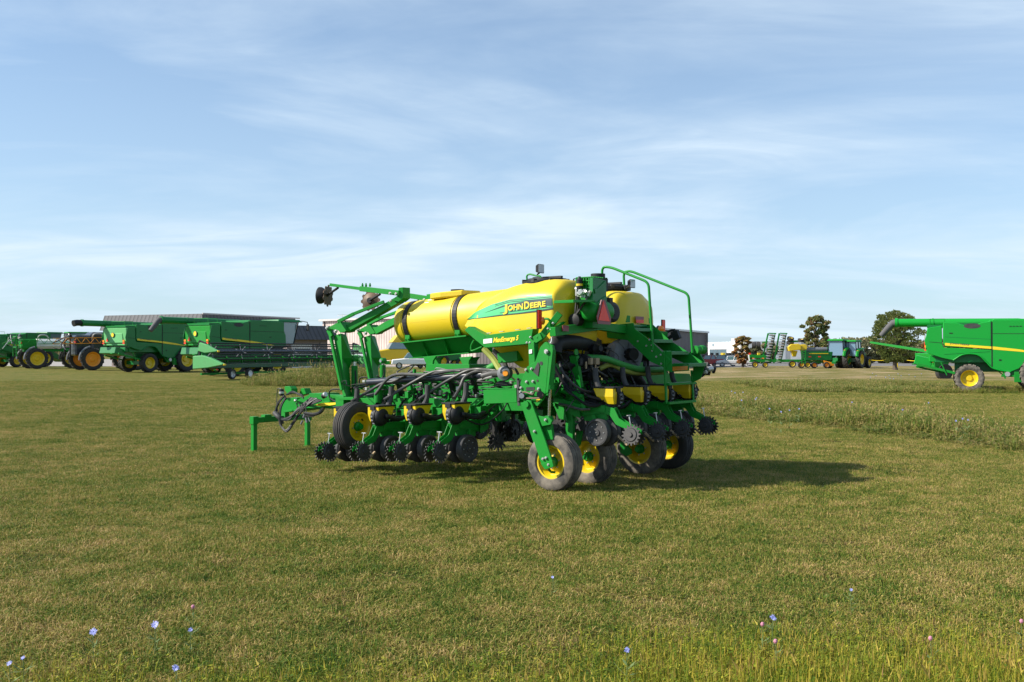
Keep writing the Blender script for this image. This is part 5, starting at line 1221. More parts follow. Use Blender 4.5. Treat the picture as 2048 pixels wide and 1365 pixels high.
# ---- self-propelled field sprayers
def sprayer(name, px, py, size, heading, label, body, rimm, dark=False):
    r = empty(name, G(px, py), heading, size); tag(r, label, 'field sprayer', 'field sprayers parked at the edge of the field')
    for x in (0, 3.9):
        for s in (-1, 1):
            w_ = lug_tyre((x, s * 1.6, 1.0), (0, s, 0), 1.0, .46, r, rimm, .62, 18)
            MB().tube([V((x + math.cos(a) * 1.12, s * 1.6, 1.0 + math.sin(a) * 1.12)) for a in [R(d) for d in range(100, 196, 12)]], .10, 6).build('mudguard', BLACK if x else GREY, w_)
            MB().box((x - 1.12, s * 1.6, .95), (.04, .12, .14)).build('rear_reflector', RED, w_)
            MB().beam((x, s * 1.35, 1.0), (x, s * 1.3, 1.9), .22, .22).beam((x, s * 1.3, 1.75), (x, 0, 1.75), .2, .2).build('wheel_leg', body, r)
    MB().box((2.2, 0, 1.85), (6.2, .9, .35)).build('chassis', body, r, .02)
    m = MB().loft([[V((x, y, z)) for x, y in ((.1, -.95), (2.7, -.95), (2.7, .95), (.1, .95))] for z in ((1.6, 2.6, 3.4) if dark else (1.95, 2.5, 2.95))], False); m.build('spray_tank', (BLACKG if dark else WHITE), r, .25)
    MB().loft([[V((x, y, z)) for x, y in ((-1.2, -.8), (.2, -.8), (.2, .8), (-1.2, .8))] for z in ((1.3, 3.1) if dark else (1.9, 2.9))], False).build('engine_hood', BLACKG if dark else GREEN, r, .12)
    m = MB().loft([[V((3.2, y, 2.1)), V((4.7, y, 2.1)), V((4.95, y, 3.5)), V((3.2, y, 3.5))] for y in (-.8, .8)], False); cb_ = m.build('cab', GLASS, r, .05)
    MB().box((4.0, 0, 3.55), (2.0, 1.7, .14)).build('cab_roof', BLACK if dark else GREEN, cb_, .04)
    for s in (-1, 1):                     # folded boom
        m = MB(); y = s * 1.25; arm = ORANGE if dark else GREEN
        for z in (2.35, 2.85): m.beam((-2.4, y, z), (4.6, y * .95, z + .15), .05, .05)
        for k in range(9): m.beam((-2.4 + k * .78, y, 2.35 + .017 * k), (-2.4 + k * .78 + .39, y, 2.86 + .017 * k), .035, .035).beam((-2.4 + k * .78 + .39, y, 2.86 + .017 * k), (-1.62 + k * .78, y, 2.37 + .017 * k), .035, .035)
        m.build('boom_frame', arm, r)
    m = MB()
    for k in (-1, 1): m.beam((-1.6, k * .7, 1.2), (-1.6, k * .7, 3.3), .1, .12).beam((-1.6, k * .7, 2.9), (-2.5, k * 1.2, 2.4), .08, .08)
    m.beam((-1.6, -.8, 2.1), (-1.6, .8, 2.1), .12, .12).beam((-1.6, -.8, 3.1), (-1.6, .8, 3.1), .12, .12); m.build('boom_mast', body if not dark else BLACK, r, .01)
    rn = random.Random(px)
    for k in range(12):
        q = V((rn.uniform(-2.2, -1.3), rn.uniform(-1, 1), rn.uniform(2.2, 3.3))); MB().tube([q, q + V((rn.uniform(-.4, .4), rn.uniform(-.5, .5), rn.uniform(-.5, .3))), q + V((rn.uniform(-.7, .7), rn.uniform(-.8, .8), rn.uniform(-.9, .1)))], rn.uniform(.02, .05), 6, 4).build('hose', rn.choice((BLACK, STEEL, GREY)), r)
    MB().tube([(.2, -.8, 2.7), (.3, -1.1, 3.2), (.9, -1.1, 3.25), (1.3, -.9, 2.8)], .06, 8, 4).build('fill_pipe', STEEL, r)
    MB().box((-1.25, -.9, 2.5), (.05, .3, .16)).build('tail_lamp', RED, r)
    for k in range(4): MB().box((2.95, -1.0, 1.0 + k * .28), (.28, .5, .03)).build('ladder_step', STEEL, r)
    return r
sprayer('field_sprayer', 66, 738, 1.12, R(38), 'green field sprayer on tall narrow tyres with yellow rims and folded boom', GREEN, YEL)
sprayer('field_sprayer', 172, 741, 1.12, R(42), 'black field sprayer with orange wheel rims and orange folded boom', BLACKG, ORANGE, True)

# ================================================================ BUILDINGS
def ribbed(name, base, wall, period=.4):
    m, nt, b = newmat(name); tc = nd(nt, 'ShaderNodeTexCoord')
    sp = nd(nt, 'ShaderNodeSeparateXYZ'); nt.links.new(tc.outputs['Object'], sp.inputs[0])
    ad = nd(nt, 'ShaderNodeMath', operation='ADD'); nt.links.new(sp.outputs['X'], ad.inputs[0]); nt.links.new(sp.outputs['Y'], ad.inputs[1])
    dv = nd(nt, 'ShaderNodeMath', operation='DIVIDE', ins={1: period}); nt.links.new(ad.outputs[0], dv.inputs[0])
    fr_ = nd(nt, 'ShaderNodeMath', operation='FRACT'); nt.links.new(dv.outputs[0], fr_.inputs[0])
    r = ramp(nt, fr_.outputs[0], [(.0, (0, 0, 0)), (.12, (0, 0, 0)), (.2, (1, 1, 1)), (.8, (1, 1, 1)), (.9, (0, 0, 0))])
    mx_ = nd(nt, 'ShaderNodeMix', data_type='RGBA'); nt.links.new(r.outputs[0], mx_.inputs['Factor']); mx_.inputs['A'].default_value = (*[c * .6 for c in base], 1); mx_.inputs['B'].default_value = (*base, 1)
    n = nd(nt, 'ShaderNodeTexNoise', ins={'Scale': .6, 'Detail': 5}); nt.links.new(tc.outputs['Object'], n.inputs['Vector'])
    rr = ramp(nt, n.outputs['Fac'], [(.3, (.82,) * 3), (.7, (1.08,) * 3)]); ml_ = nd(nt, 'ShaderNodeMix', data_type='RGBA', blend_type='MULTIPLY', ins={'Factor': 1.0}); nt.links.new(mx_.outputs['Result'], ml_.inputs['A']); nt.links.new(rr.outputs[0], ml_.inputs['B'])
    nt.links.new(ml_.outputs['Result'], b.inputs['Base Color']); b.inputs['Roughness'].default_value = .55
    bp = nd(nt, 'ShaderNodeBump', ins={'Strength': .6, 'Distance': .04}); nt.links.new(r.outputs[0], bp.inputs['Height']); nt.links.new(bp.outputs[0], b.inputs['Normal'])
    return m
SID_DK = ribbed('dark_ribbed_roof', (.075, .075, .085), 1, .6)
SID_TN = ribbed('pale_ribbed_siding', (.62, .50, .45), 1, .55)
SID_BR = ribbed('brown_ribbed_siding', (.15, .125, .125), 1, .45)
SID_WH = ribbed('white_wall_panel', (.82, .81, .78), 1, 3.0)
TAUPE = paint('taupe_wall', (.25, .20, .19), .8, 0, .15, .6)
DOORW = paint('white_garage_door', (.72, .72, .72), .6, 0, .1, .8)
TRIMD = paint('dark_trim', (.05, .05, .055), .6)
TRIML = paint('pale_trim', (.55, .52, .5), .6)
def bld(name, x0, x1, ytop0, dep, label, wall, mono=True, depth=18, roof=TRIMD, sh=.0, top=None):
    """box hall whose front runs between two picture columns at a distance; height from its roof line"""
    A = D(x0, 704, dep[0]); B = D(x1, 704, dep[1]); h = D(x0, ytop0[0], dep[0]).z; h2 = D(x1, ytop0[1], dep[1]).z
    d = (B - A); d.z = 0; ln_ = d.length; r = empty(name, (A.x, A.y, 0), math.atan2(d.y, d.x)); tag(r, label, 'building')
    H = max(h, h2)
    MB().loft([[V((0, 0, z if z == 0 else h)), V((ln_, 0, z if z == 0 else h2)), V((ln_, depth, z if z == 0 else h2)), V((0, depth, z if z == 0 else h))] for z in (0, 1)], False).build('wall', wall, r)
    return r, ln_, h, h2
b_, l_, h_, _ = bld('machine_shed', 403, 577, (636, 636), (116, 131), 'low dark roofed machine shed behind the two combine harvesters', TAUPE, depth=14)
MB().loft([[V((-1, -1, 0 + h_ - 1.4)), V((l_ + 1, -1, h_ - 1.4)), V((l_ + 1, 15, h_ - 1.4)), V((-1, 15, h_ - 1.4))], [V((-.6, -.6, h_ + .45)), V((l_ + .6, -.6, h_ + .45)), V((l_ + .6, 14.6, h_ + .45)), V((-.6, 14.6, h_ + .45))]], False).build('roof', SID_DK, b_)
MB().beam((-1, -1.03, h_ + .45), (l_ + 1, -1.03, h_ + .45), .12, .16).build('roof_trim', TRIML, b_)
b_, l_, h_, _ = bld('office_building', 574, 655, (660, 662), (112, 116), 'small taupe building with dark mansard band and white garage door', TAUPE, depth=12)
MB().loft([[V((-.8, -1.0, h_ - 1.1)), V((l_ + .8, -1.0, h_ - 1.1)), V((l_ + .8, 13, h_ - 1.1)), V((-.8, 13, h_ - 1.1))], [V((-.6, -.5, h_ + .5)), V((l_ + .6, -.5, h_ + .5)), V((l_ + .6, 12.5, h_ + .5)), V((-.6, 12.5, h_ + .5))]], False).build('mansard_roof', SID_DK, b_)
dr = MB().box((l_ * .36, -.03, 1.35), (l_ * .48, .06, 2.7)).build('garage_door', DOORW, b_, .01)
m = MB()
for k in range(1, 5): m.box((l_ * .36, -.065, k * .54), (l_ * .47, .012, .03))
m.build('panel_groove', TRIML, dr)
MB().box((l_ * .86, -.05, 1.5), (.6, .1, 3.0)).build('wall_pier', TAUPE, b_)
b_, l_, h_, h2_ = bld('ribbed_hall', 645, 1150, (642, 623), (150, 117), 'large pale ribbed metal hall behind the yellow tanks and marker arms', SID_TN, depth=14)
MB().beam((-.4, -.2, h_ + .05), (l_ + .4, -.2, h2_ + .05), .5, .28).build('gutter', TRIML, b_)
for t in (.012, .115, .235, .36):
    MB().cyl((l_ * t, -.12, 0), (l_ * t, -.12, h_), .09, 8).build('downpipe', TRIMD, b_)
MB().tube([(2.2, 2, h_), (2.2, 2, h_ + 1.0)], .03, 6).beam((1.0, 2, h_ + .8), (3.6, 2, h_ + .8), .04, .04).beam((1.6, 1.6, h_ + .9), (1.6, 2.4, h_ + .9), .03, .03).beam((2.8, 1.6, h_ + .9), (2.8, 2.4, h_ + .9), .03, .03).build('roof_antenna', TRIML, b_)
b_, l_, h_, h2_ = bld('brown_hall', 1260, 1413, (654, 666), (108, 128), 'brown ribbed metal hall seen behind the stair rails', SID_BR, depth=20)
MB().beam((-.3, -.15, h_ + .05), (l_ + .2, -.15, h2_ + .05), .3, .22).build('roof_trim', WHITE, b_)
MB().cyl((l_ - .1, -.14, 0), (l_ - .1, -.14, h2_), .1, 8).build('downpipe', TRIMD, b_)
b_, l_, h_, h2_ = bld('white_showroom', 1400, 1494, (686, 683), (225, 188), 'white flat roofed showroom with a wide window behind the parked cars', SID_WH, depth=22)
MB().box((l_ * .45, -.5, h_ * .36), (l_ * .84, 1.0, h_ * .72)).build('entrance_block', WHITE, b_, .02)
wn = MB().box((l_ * .53, -1.03, h_ * .43), (l_ * .36, .06, h_ * .34)).build('window', GLASSW, b_)
m = MB()
for k in range(5): m.box((l_ * (.35 + k * .09), -1.08, h_ * .43), (.12, .04, h_ * .36))
m.box((l_ * .53, -1.08, h_ * .26), (l_ * .37, .05, .12)).box((l_ * .53, -1.08, h_ * .6), (l_ * .37, .05, .12)); m.build('window_frame', GREY, wn)
for x, z in ((.1, .85), (.32, .85)): MB().box((l_ * x, -.04, h_ * z), (1.2, .08, .6)).build('high_window', GLASSW, b_)
MB().box((l_ * .2, 6, h_ + .4), (1.6, 1.2, .9)).build('roof_unit', WHITE, b_)
b_, l_, h_, h2_ = bld('white_outbuilding', 1700, 1800, (704, 707), (230, 230), 'low white outbuilding glimpsed between the far trees', SID_WH, depth=12)
MB().loft([[V((-.5, -.5, h_)), V((l_ + .5, -.5, h_)), V((l_ + .5, 12.5, h_)), V((-.5, 12.5, h_))], [V((-.5, 5, h_ + 1.5)), V((l_ + .5, 5, h_ + 1.5)), V((l_ + .5, 7, h_ + 1.5)), V((-.5, 7, h_ + 1.5))]], False).build('roof', WHITE, b_)

# ================================================================ VEHICLES
def car(name, px, py, heading, label, mat, pickup=False, size=1.0):
    r = empty(name, G(px, py), heading, size); tag(r, label, 'car', 'cars parked in front of the white showroom')
    L_ = 5.4 if pickup else 4.7; hw = .93
    low = [(-L_ / 2, .45), (-L_ / 2 + .05, 1.0), (-L_ / 2 + .3, 1.05), (L_ / 2 - 1.3, 1.05), (L_ / 2 - .15, .9), (L_ / 2, .5), (L_ / 2 - .1, .32), (-L_ / 2 + .1, .32)]
    MB().prism([V((x, -hw, z)) for x, z in low], (0, 2 * hw, 0)).build('body', mat, r, .06)
    c0_, c1_ = (-.9, 1.0) if pickup else (-2.0, 1.0)
    MB().loft([[V((c0_ - .1, s, 1.05)), V((c1_ + .45, s, 1.05)), V((c1_ - .15, s * .85, 1.62)), V((c0_ + .25, s * .85, 1.62))] for s in (-hw + .06, hw - .06)], False).build('cabin_glass', GLASS, r, .02)
    MB().box(((c0_ + c1_) / 2 + .05, 0, 1.645), (c1_ - c0_ - .35, 1.5, .06)).build('roof', mat, r, .03)
    m = MB()
    for s in (-1, 1):
        for x in (c0_ + .1, (c0_ + c1_) / 2, c1_ + .1): m.beam((x, s * (hw - .05), 1.05), (x + (.25 if x < 0 else -.2), s * (hw - .17), 1.62), .05, .08)
    m.build('pillar_frame', mat, r)
    for x in (-L_ / 2 + .95, L_ / 2 - .95):
        for s in (-1, 1): lug_tyre((x, s * (hw - .1), .36), (0, s, 0), .36, .22, r, STEEL, .62, 0)
    for s in (-1, 1):
        MB().box((-L_ / 2 + .02, s * .72, .85), (.08, .25, .25)).build('tail_light', RED, r); MB().box((L_ / 2 - .12, s * .7, .75), (.14, .3, .14)).build('headlight', LENS, r)
    return r
CARRED = paint('car_red', (.45, .012, .015), .3, .8, .02); CARBLK = paint('car_charcoal', (.03, .032, .04), .3, .8, .02); CARWHT = paint('car_white', (.72, .72, .72), .35, .6, .02); CARSIL = paint('car_silver', (.35, .36, .38), .3, .7, .02)
car('parked_car', 1421, 733, R(172), 'red pickup truck parked at the end of the brown hall', CARRED, True, .86)
car('parked_car', 1447, 733, R(170), 'charcoal car parked between the red and the white vehicle', CARBLK, False, .86)
car('parked_car', 1467, 734, R(172), 'white pickup truck parked beneath the reddish tree', CARWHT, True, .8)
car('parked_car', 1482, 732, R(168), 'silver car half hidden behind the green grain drill', CARSIL, False, .85)
MB().beam(G(1413, 733.5) + V((0, -4, .45)), G(1500, 733.5) + V((0, -4, .45)), .06, .1).build('low_rail', TRIMD)
ob = bpy.data.objects['low_rail']; tag(ob, 'low dark rail along the front of the parked cars', 'rail')

# green field machines with toolbars, a row of them before the showroom
def toolbar_machine(px, py, n, hd_, label):
    r = empty('toolbar_planter', G(px, py), hd_); tag(r, label, 'planter', 'folded toolbar planters in the far row')
    MB().beam((-n * .45, 0, 1.1), (n * .45, 0, 1.1), .18, .18).beam((0, 0, 1.0), (0, -3, .7), .2, .2).build('toolbar', GREEN, r)
    for k in range(n):
        x = -n * .45 + .45 + k * .9
        MB().box((x, .5, 1.45), (.42, .42, .45)).build('hopper', (YEL if k % 3 == 0 else BLACK), r, .03)
        MB().beam((x, .1, 1.0), (x, .8, .5), .1, .2).cyl((x - .1, .6, .3), (x + .1, .6, .3), .22, 12).build('row_unit', GREEN if k % 2 else BLACK, r)
    for x in (-n * .3, n * .3): lug_tyre((x, -.4, .45), (1, 0, 0), .45, .25, r, YEL, .5, 0, 'wheel')
    return r
for i, (px, py, n, lb_) in enumerate(((1426, 727, 9, 'folded green planter behind the red pickup truck'), (1458, 727, 9, 'folded green planter behind the white pickup truck'), (1490, 728, 8, 'folded green planter below the reddish tree beside the grain drill'))):
    toolbar_machine(px, py, n, R(10 - 5 * i), lb_)

# ---- grain drill with upright folded disc gangs and yellow hopper
q0 = G(1575, 737)
r = empty('folded_disc_drill', q0, R(-4)); tag(r, 'green air drill with two upright folded gangs of shiny discs and a yellow hopper', 'seed drill')
k1 = q0.y / FPX                             # metres per picture pixel here
def Q(px, py, off=0.0): return V(((px - 1575) * k1, off, (737 - py) * k1))
for j, (xt, xb) in enumerate(((1537, 1524), (1559, 1548))):
    m = MB().beam(Q(xt, 667), Q(xb, 727), .16, .16).beam(Q(xt + 1, 667), Q(xt + 16, 667.5), .12, .12).beam(Q(xt + 14, 667), Q(xt + 3, 727), .1, .1).beam(Q(xt - 4, 700), Q(xt + 10, 700), .1, .1)
    m.build('upright_frame', GREEN, r, .01)
    for i in range(11):
        y = 670 + i * 5.2; x = xt + 7 - i * 1.1
        m = MB().lathe(Q(x + 2, y), (.12, -.25, 1), [(-.03, .30), (0, .30), (.04, .1), (.04, 0)], 20); m.build('disc', STEEL, r)
        MB().beam(Q(x + 1, y + 1.6), Q(x + 7, y + 2.4), .2, .2).build('disc_arm', BLACK, r)
    MB().beam(Q(xt, 670), Q(xt + 12, 673), .14, .1).build('gang_bracket', BLACK, r)
m = MB().beam(Q(1500, 713), Q(1532, 714), .4, .35).beam(Q(1500, 722), Q(1620, 722), .3, .3).beam(Q(1525, 685), Q(1537, 684), .12, .12).beam(Q(1580, 683), Q(1608, 683), .14, .2); m.build('main_frame', GREEN, r, .02)
MB().loft([[Q(1574, y0, a) for a in (0,)] + [Q(x, y, a) for x, y, a in ()] for y0 in (0,)], False) if 0 else None
m = MB().loft([[Q(1576, 703, d), Q(1599, 700, d), Q(1599, 690, d), Q(1594, 688, d), Q(1580, 689, d), Q(1574, 694, d)] for d in (-.7, .7)], False); m.loft([[Q(x, 702, d) for x, d in ((1581, -.4), (1594, -.4), (1594, .4), (1581, .4))], [Q(x, 714, d) for x, d in ((1585, -.2), (1591, -.2), (1591, .2), (1585, .2))]], False); m.build('seed_hopper', YEL, r, .05)
MB().loft([[Q(1600, 701, d), Q(1612, 700, d), Q(1613, 692, d), Q(1609, 689, d), Q(1600, 690, d)] for d in (-.3, .9)], False).build('second_hopper', YEL, r, .05)
for x, y in ((1509, 691), (1518, 691)): lug_tyre(Q(x, y), (1, -.25, 0), .40, .42, r, YEL, .5, 0, 'gauge_wheel')
for x, y, a in ((1581, 678, .15), (1581, 686, .2), (1602, 681, .9)): lug_tyre(Q(x, y), (.1, -.3, a + .6), .40, .32, r, YEL, .5, 0, 'gauge_wheel')
for x, rd in ((1509, .37), (1529, .34), (1582, .42), (1600, .38), (1612, .35)): lug_tyre(Q(x, 736 - rd / k1, -.6), (0, -1, 0), rd, .34, r, YEL, .55, 0, 'wheel')
m = MB()
for d in (1598.5, 1606): m.beam(Q(d, 728, -1), Q(d + 1, 700, -1), .05, .07)
for k in range(6): m.beam(Q(1598.5, 726 - k * 4.6, -1), Q(1606.5, 726 - k * 4.6, -1), .05, .08)
m.build('ladder', GREEN, r)
MB().beam(Q(1497, 710, -.4), Q(1499, 722, -.4), .25, .1).build('white_plate', WHITE, r)
for x, y in ((1506, 717), (1525, 717)): MB().box(Q(x, y, -.5), (.22, .04, .1)).build('amber_reflector', AMBER, r)
MB().box(Q(1499, 708, -.5), (.2, .05, .2)).build('red_reflector', RED, r)

# ---- box drill and orange implement beside the tractors
r = empty('box_drill', G(1634, 737), R(3)); tag(r, 'dark green box drill on orange wheel rims between ladder and tractors', 'seed drill')
MB().loft([[V((-1.6, d, .9)), V((1.5, d, .9)), V((1.6, d, 1.85)), V((-1.7, d, 1.85))] for d in (-.5, .5)], False).build('seed_box', GREEN_FAR, r, .03)
MB().cyl((-1.5, 0, 2.05), (1.1, 0, 2.1), .26, 16).build('rolled_cover', GREY, r)
MB().box((0, -.52, 1.65), (2.2, .02, .08)).build('yellow_stripe', TEXTY, r)
for x in (-1.0, .1): MB().box((x, -.53, 1.3), (.3, .02, .12)).build('red_reflector', RED, r)
for x in (-2.0, -.55, .85): lug_tyre((x, -.6, .36), (0, -1, 0), .36, .3, r, ORANGE, .55, 0)
MB().beam((-2.2, 0, .7), (2.6, 0, .7), .2, .2).beam((1.6, 0, .8), (2.6, 0, 1.9), .1, .1).build('frame', GREEN, r)
r = empty('orange_mower', G(1656, 737), R(0)); tag(r, 'small orange yellow implement hitched in front of the tractor wheels', 'mower')
MB().loft([[V((-.7, d, .9)), V((.5, d, .6)), V((.6, d, .3)), V((-.3, d, .2))] for d in (-.5, .5)], False).build('deck', ORANGE, r, .04)
MB().beam((.0, 0, .7), (.9, 0, 1.6), .15, .2).cyl((.3, 0, 1.0), (.3, 0, 1.5), .25, 12).build('gearbox', BLACKG, r)

def tractor(px, py, heading, label, size=1.0):
    r = empty('tractor', G(px, py), heading, size); tag(r, label, 'tractor', 'tractors parked together by the fence')
    for s in (-1, 1):
        lug_tyre((0, s * .95, .92), (0, s, 0), .92, .5, r, YEL, .56, 18, 'rear_wheel'); lug_tyre((2.6, s * .9, .62), (0, s, 0), .62, .38, r, YEL, .55, 16, 'front_wheel')
        MB().tube([V((math.cos(a) * 1.05, s * .95, .92 + math.sin(a) * 1.05)) for a in [R(d) for d in range(20, 165, 16)]], .16, 6).build('fender', GREEN, r)
        MB().box((-.75, s * .95, 1.75), (.06, .16, .18)).build('tail_lamp', RED, r)
    MB().loft([[V((-.7, d, 1.25)), V((1.0, d, 1.25)), V((.95, d * .88, 2.75)), V((-.55, d * .88, 2.75))] for d in (-.78, .78)], False).build('cab', GLASSW, r, .04)
    m = MB()
    for s in (-1, 1):
        for x in (-.66, .2, .98): m.beam((x, s * .8, 1.25), (x * .93, s * .7, 2.75), .06, .07)
    m.build('cab_frame', BLACK, r)
    MB().loft([[V((x, y, 2.75)) for x, y in ((-.85, -.85), (1.2, -.85), (1.2, .85), (-.85, .85))], [V((x, y, 2.93)) for x, y in ((-.7, -.7), (1.0, -.7), (1.0, .7), (-.7, .7))]], False).build('cab_roof', GREEN, r, .03)
    MB().loft([[V((x, d, z)) for x, z in ((.95, .95), (3.2, .95), (3.3, 1.55), (.95, 1.9))] for d in (-.4, .4)], False).build('engine_hood', GREEN, r, .06)
    MB().box((1.0, 0, .85), (3.6, .5, .4)).beam((-.5, 0, .8), (-1.2, 0, .55), .4, .2).build('chassis', GREEN_FAR, r)
    MB().cyl((1.3, -.5, 1.6), (1.3, -.5, 2.7), .05, 8).build('exhaust', BLACK, r)
    return r
tractor(1676, 737, R(52), 'green cab tractor nearest the box drill, rear wheel with yellow rim', 1.12)
tractor(1702, 737, R(52), 'green cab tractor on the far side of its twin, towards the rope fence', 1.08)
tractor(1716, 735, R(60), 'green tractor tucked behind the two cab tractors, only its tail showing', .8)

# ---- round baler with a raised auger beside the right combine
r = empty('grain_cart', G(1858, 757), R(10)); tag(r, 'green grain cart with slim raised auger behind the combine harvester', 'grain cart')
k2 = G(1858, 757).y / FPX
def Q2(px, py, off=0.0): return V(((px - 1858) * k2, off, (757 - py) * k2))
MB().loft([[Q2(1850, 735, d), Q2(1880, 735, d), Q2(1886, 705, d), Q2(1846, 707, d)] for d in (-1.1, 1.1)], False).build('cart_body', GREEN, r, .05)
MB().beam(Q2(1862, 704, 0), Q2(1797, 684, 4), .2, .2, w2=.13, h2=.13).build('auger_tube', GREEN, r)
MB().cyl(Q2(1872, 744, -1.2), Q2(1872, 744, -.8), .55, 18).build('wheel', RUBBER, r)
MB().box(Q2(1846, 722, -1.0), (.2, .06, .25)).build('red_reflector', RED, r)
m = MB()
for x in (1848, 1853, 1859, 1865): m.beam(Q2(x, 708, -1.1), Q2(x, 692, -1.1), .05, .05)
m.beam(Q2(1848, 692, -1.1), Q2(1865, 692, -1.1), .05, .05); m.build('hand_rail_frame', GREEN, r)

# ---- yellow road tractor, white tank and other vehicles glimpsed behind the planter
r = empty('yellow_semi_truck', G(794, 733), R(197), 1.12); tag(r, 'yellow semi truck cab standing before the pale ribbed hall', 'truck')
MB().loft([[V((x, d, z)) for x, z in ((-1.6, .7), (3.0, .7), (3.2, 1.2), (3.0, 1.65), (1.3, 1.95), (-1.6, 1.95))] for d in (-1.1, 1.1)], False).build('hood', YEL, r, .1)
MB().loft([[V((-1.5, d, 1.95)), V((1.2, d, 1.95)), V((.7, d * .93, 2.75)), V((-1.5, d * .93, 2.75))] for d in (-1.08, 1.08)], False).build('windshield', GLASS, r, .04)
MB().loft([[V((-1.6, d, 2.7)), V((.85, d, 2.7)), V((.2, d * .9, 3.5)), V((-1.4, d * .9, 4.0)), V((-1.6, d, 3.9))] for d in (-1.08, 1.08)], False).build('roof_fairing', YEL, r, .08)
MB().box((3.2, 0, 1.15), (.1, 1.6, .7)).build('grille', BLACK, r)
for x in (2.1, -2.2, -3.4):
    for s in (-1, 1): lug_tyre((x, s * 1.0, .52), (0, s, 0), .52, .3, r, STEEL, .6, 0)
MB().box((-2.6, 0, .95), (3.0, .9, .25)).build('chassis', BLACK, r)
r = empty('header_cart', G(800, 738), R(4)); tag(r, 'empty green header trailer frame standing in front of the yellow truck', 'trailer')
MB().beam((-3.6, 0, .6), (3.4, 0, .6), .2, .3).beam((-3.4, .8, .7), (3.2, .8, .7), .1, .3).prism([V((3.0, 0, .5)), V((3.6, 0, .5)), V((3.6, 0, 1.6)), V((3.3, 0, 1.2))], (0, .2, 0)).build('trailer_frame', GREEN, r, .02)
for x in (-2.4, 2.2): lug_tyre((x, -.2, .32), (0, -1, 0), .32, .22, r, GREY, .6, 0)
r = empty('white_pickup_truck', G(826, 738), R(188), .95); tag(r, 'white vehicle with a yellow plate on its front, below the tank cradle', 'truck')
MB().prism([V((x, -.95, z)) for x, z in ((-2.6, .5), (-2.6, 1.15), (.9, 1.2), (2.4, 1.05), (2.5, .5))], (0, 1.9, 0)).build('body', WHITE, r, .08)
MB().loft([[V((-1.2, d, 1.2)), V((1.1, d, 1.2)), V((.6, d * .85, 1.85)), V((-1.0, d * .85, 1.85))] for d in (-.9, .9)], False).build('cabin_glass', GLASS, r, .05)
MB().box((2.58, 0, .85), (.06, 1.5, .5)).box((0, -1.0, .75), (2.6, .05, .55)).build('yellow_board', YEL, r)
MB().box((1.7, -1.0, .8), (.6, .06, .4)).build('red_box', DRED, r)
for x in (-1.7, 1.6):
    for s in (-1, 1): lug_tyre((x, s * .85, .38), (0, s, 0), .38, .24, r, STEEL, .6, 0)
r = empty('white_nurse_tank', G(718, 738), R(5)); tag(r, 'white cylindrical tank lying on a skid behind the marker arms', 'tank')
MB().lathe((-1.4, 0, 1.25), (1, 0, 0), [(-.05, 0), (0, .5), (.25, .72), (2.3, .72), (2.6, .5), (2.65, 0)], 24).build('tank_shell', WHITE, r)
MB().box((0, 0, .35), (2.6, 1.1, .3)).build('skid', GREY, r)
r = empty('loader_tractor', G(878, 737), R(30)); tag(r, 'dark tractor with yellow rims seen under the tank cradle', 'tractor')
for s in (-1, 1):
    lug_tyre((0, s * .9, .8), (0, s, 0), .8, .45, r, YEL, .5, 18, 'rear_wheel'); lug_tyre((2.3, s * .8, .55), (0, s, 0), .55, .35, r, YEL, .5, 14, 'front_wheel')
MB().box((1.2, 0, 1.2), (2.8, .8, .7)).build('engine_hood', GREEN_FAR, r, .06)
MB().loft([[V((-.6, d, 1.3)), V((.8, d, 1.3)), V((.7, d, 2.5)), V((-.5, d, 2.5))] for d in (-.7, .7)], False).build('cab', GLASS, r, .04)

# ---- rope fence with yellow posts
pA = [G(1718, 734), G(1795, 734.5), G(1862, 736)]
for i, p in enumerate(pA):
    o = MB().cyl(p, p + V((0, 0, 1.15)), .07, 10).cyl(p + V((0, 0, 1.15)), p + V((0, 0, 1.2)), .08, 10).build('fence_post', YEL)
    tag(o, ('yellow rope fence post beside the tractors', 'yellow rope fence post under the lone tree', 'yellow rope fence post next to the grain cart')[i], 'post', 'posts of the rope fence')
m = MB()
for a, b in zip(pA, pA[1:]):
    a = a + V((0, 0, 1.05)); b = b + V((0, 0, 1.05)); m.tube([a, a.lerp(b, .5) - V((0, 0, .28)), b], .03, 6, 6)
o = m.build('fence_rope', TEXTY); tag(o, 'sagging yellow rope strung between the yellow posts', 'rope')

# ================================================================ TREES
def leaf_mat(name, stops):
    m, nt, b = newmat(name); ge = nd(nt, 'ShaderNodeNewGeometry')
    n = nd(nt, 'ShaderNodeTexNoise', ins={'Scale': .35, 'Detail': 3}); nt.links.new(ge.outputs['Position'], n.inputs['Vector'])
    ad_ = nd(nt, 'ShaderNodeMath', operation='MULTIPLY_ADD', ins={1: .45}); nt.links.new(ge.outputs['Random Per Island'], ad_.inputs[0])
    s_ = nd(nt, 'ShaderNodeMath', operation='SUBTRACT', ins={1: .22}); nt.links.new(n.outputs['Fac'], s_.inputs[0]); nt.links.new(s_.outputs[0], ad_.inputs[2])
    r = ramp(nt, ad_.outputs[0], stops); nt.links.new(r.outputs[0], b.inputs['Base Color']); b.inputs['Roughness'].default_value = .6; b.inputs['Specular IOR Level'].default_value = .2
    tr = nd(nt, 'ShaderNodeBsdfTranslucent'); nt.links.new(r.outputs[0], tr.inputs[0]); ms = nd(nt, 'ShaderNodeMixShader', ins={0: .3}); nt.links.new(b.outputs[0], ms.inputs[1]); nt.links.new(tr.outputs[0], ms.inputs[2]); nt.links.new(ms.outputs[0], nt.nodes['Material Output'].inputs[0])
    return m
LF_G = leaf_mat('green_leaves', [(.25, (0.108, 0.149, 0.047)), (.5, (0.189, 0.230, 0.068)), (.75, (0.297, 0.311, 0.108))])
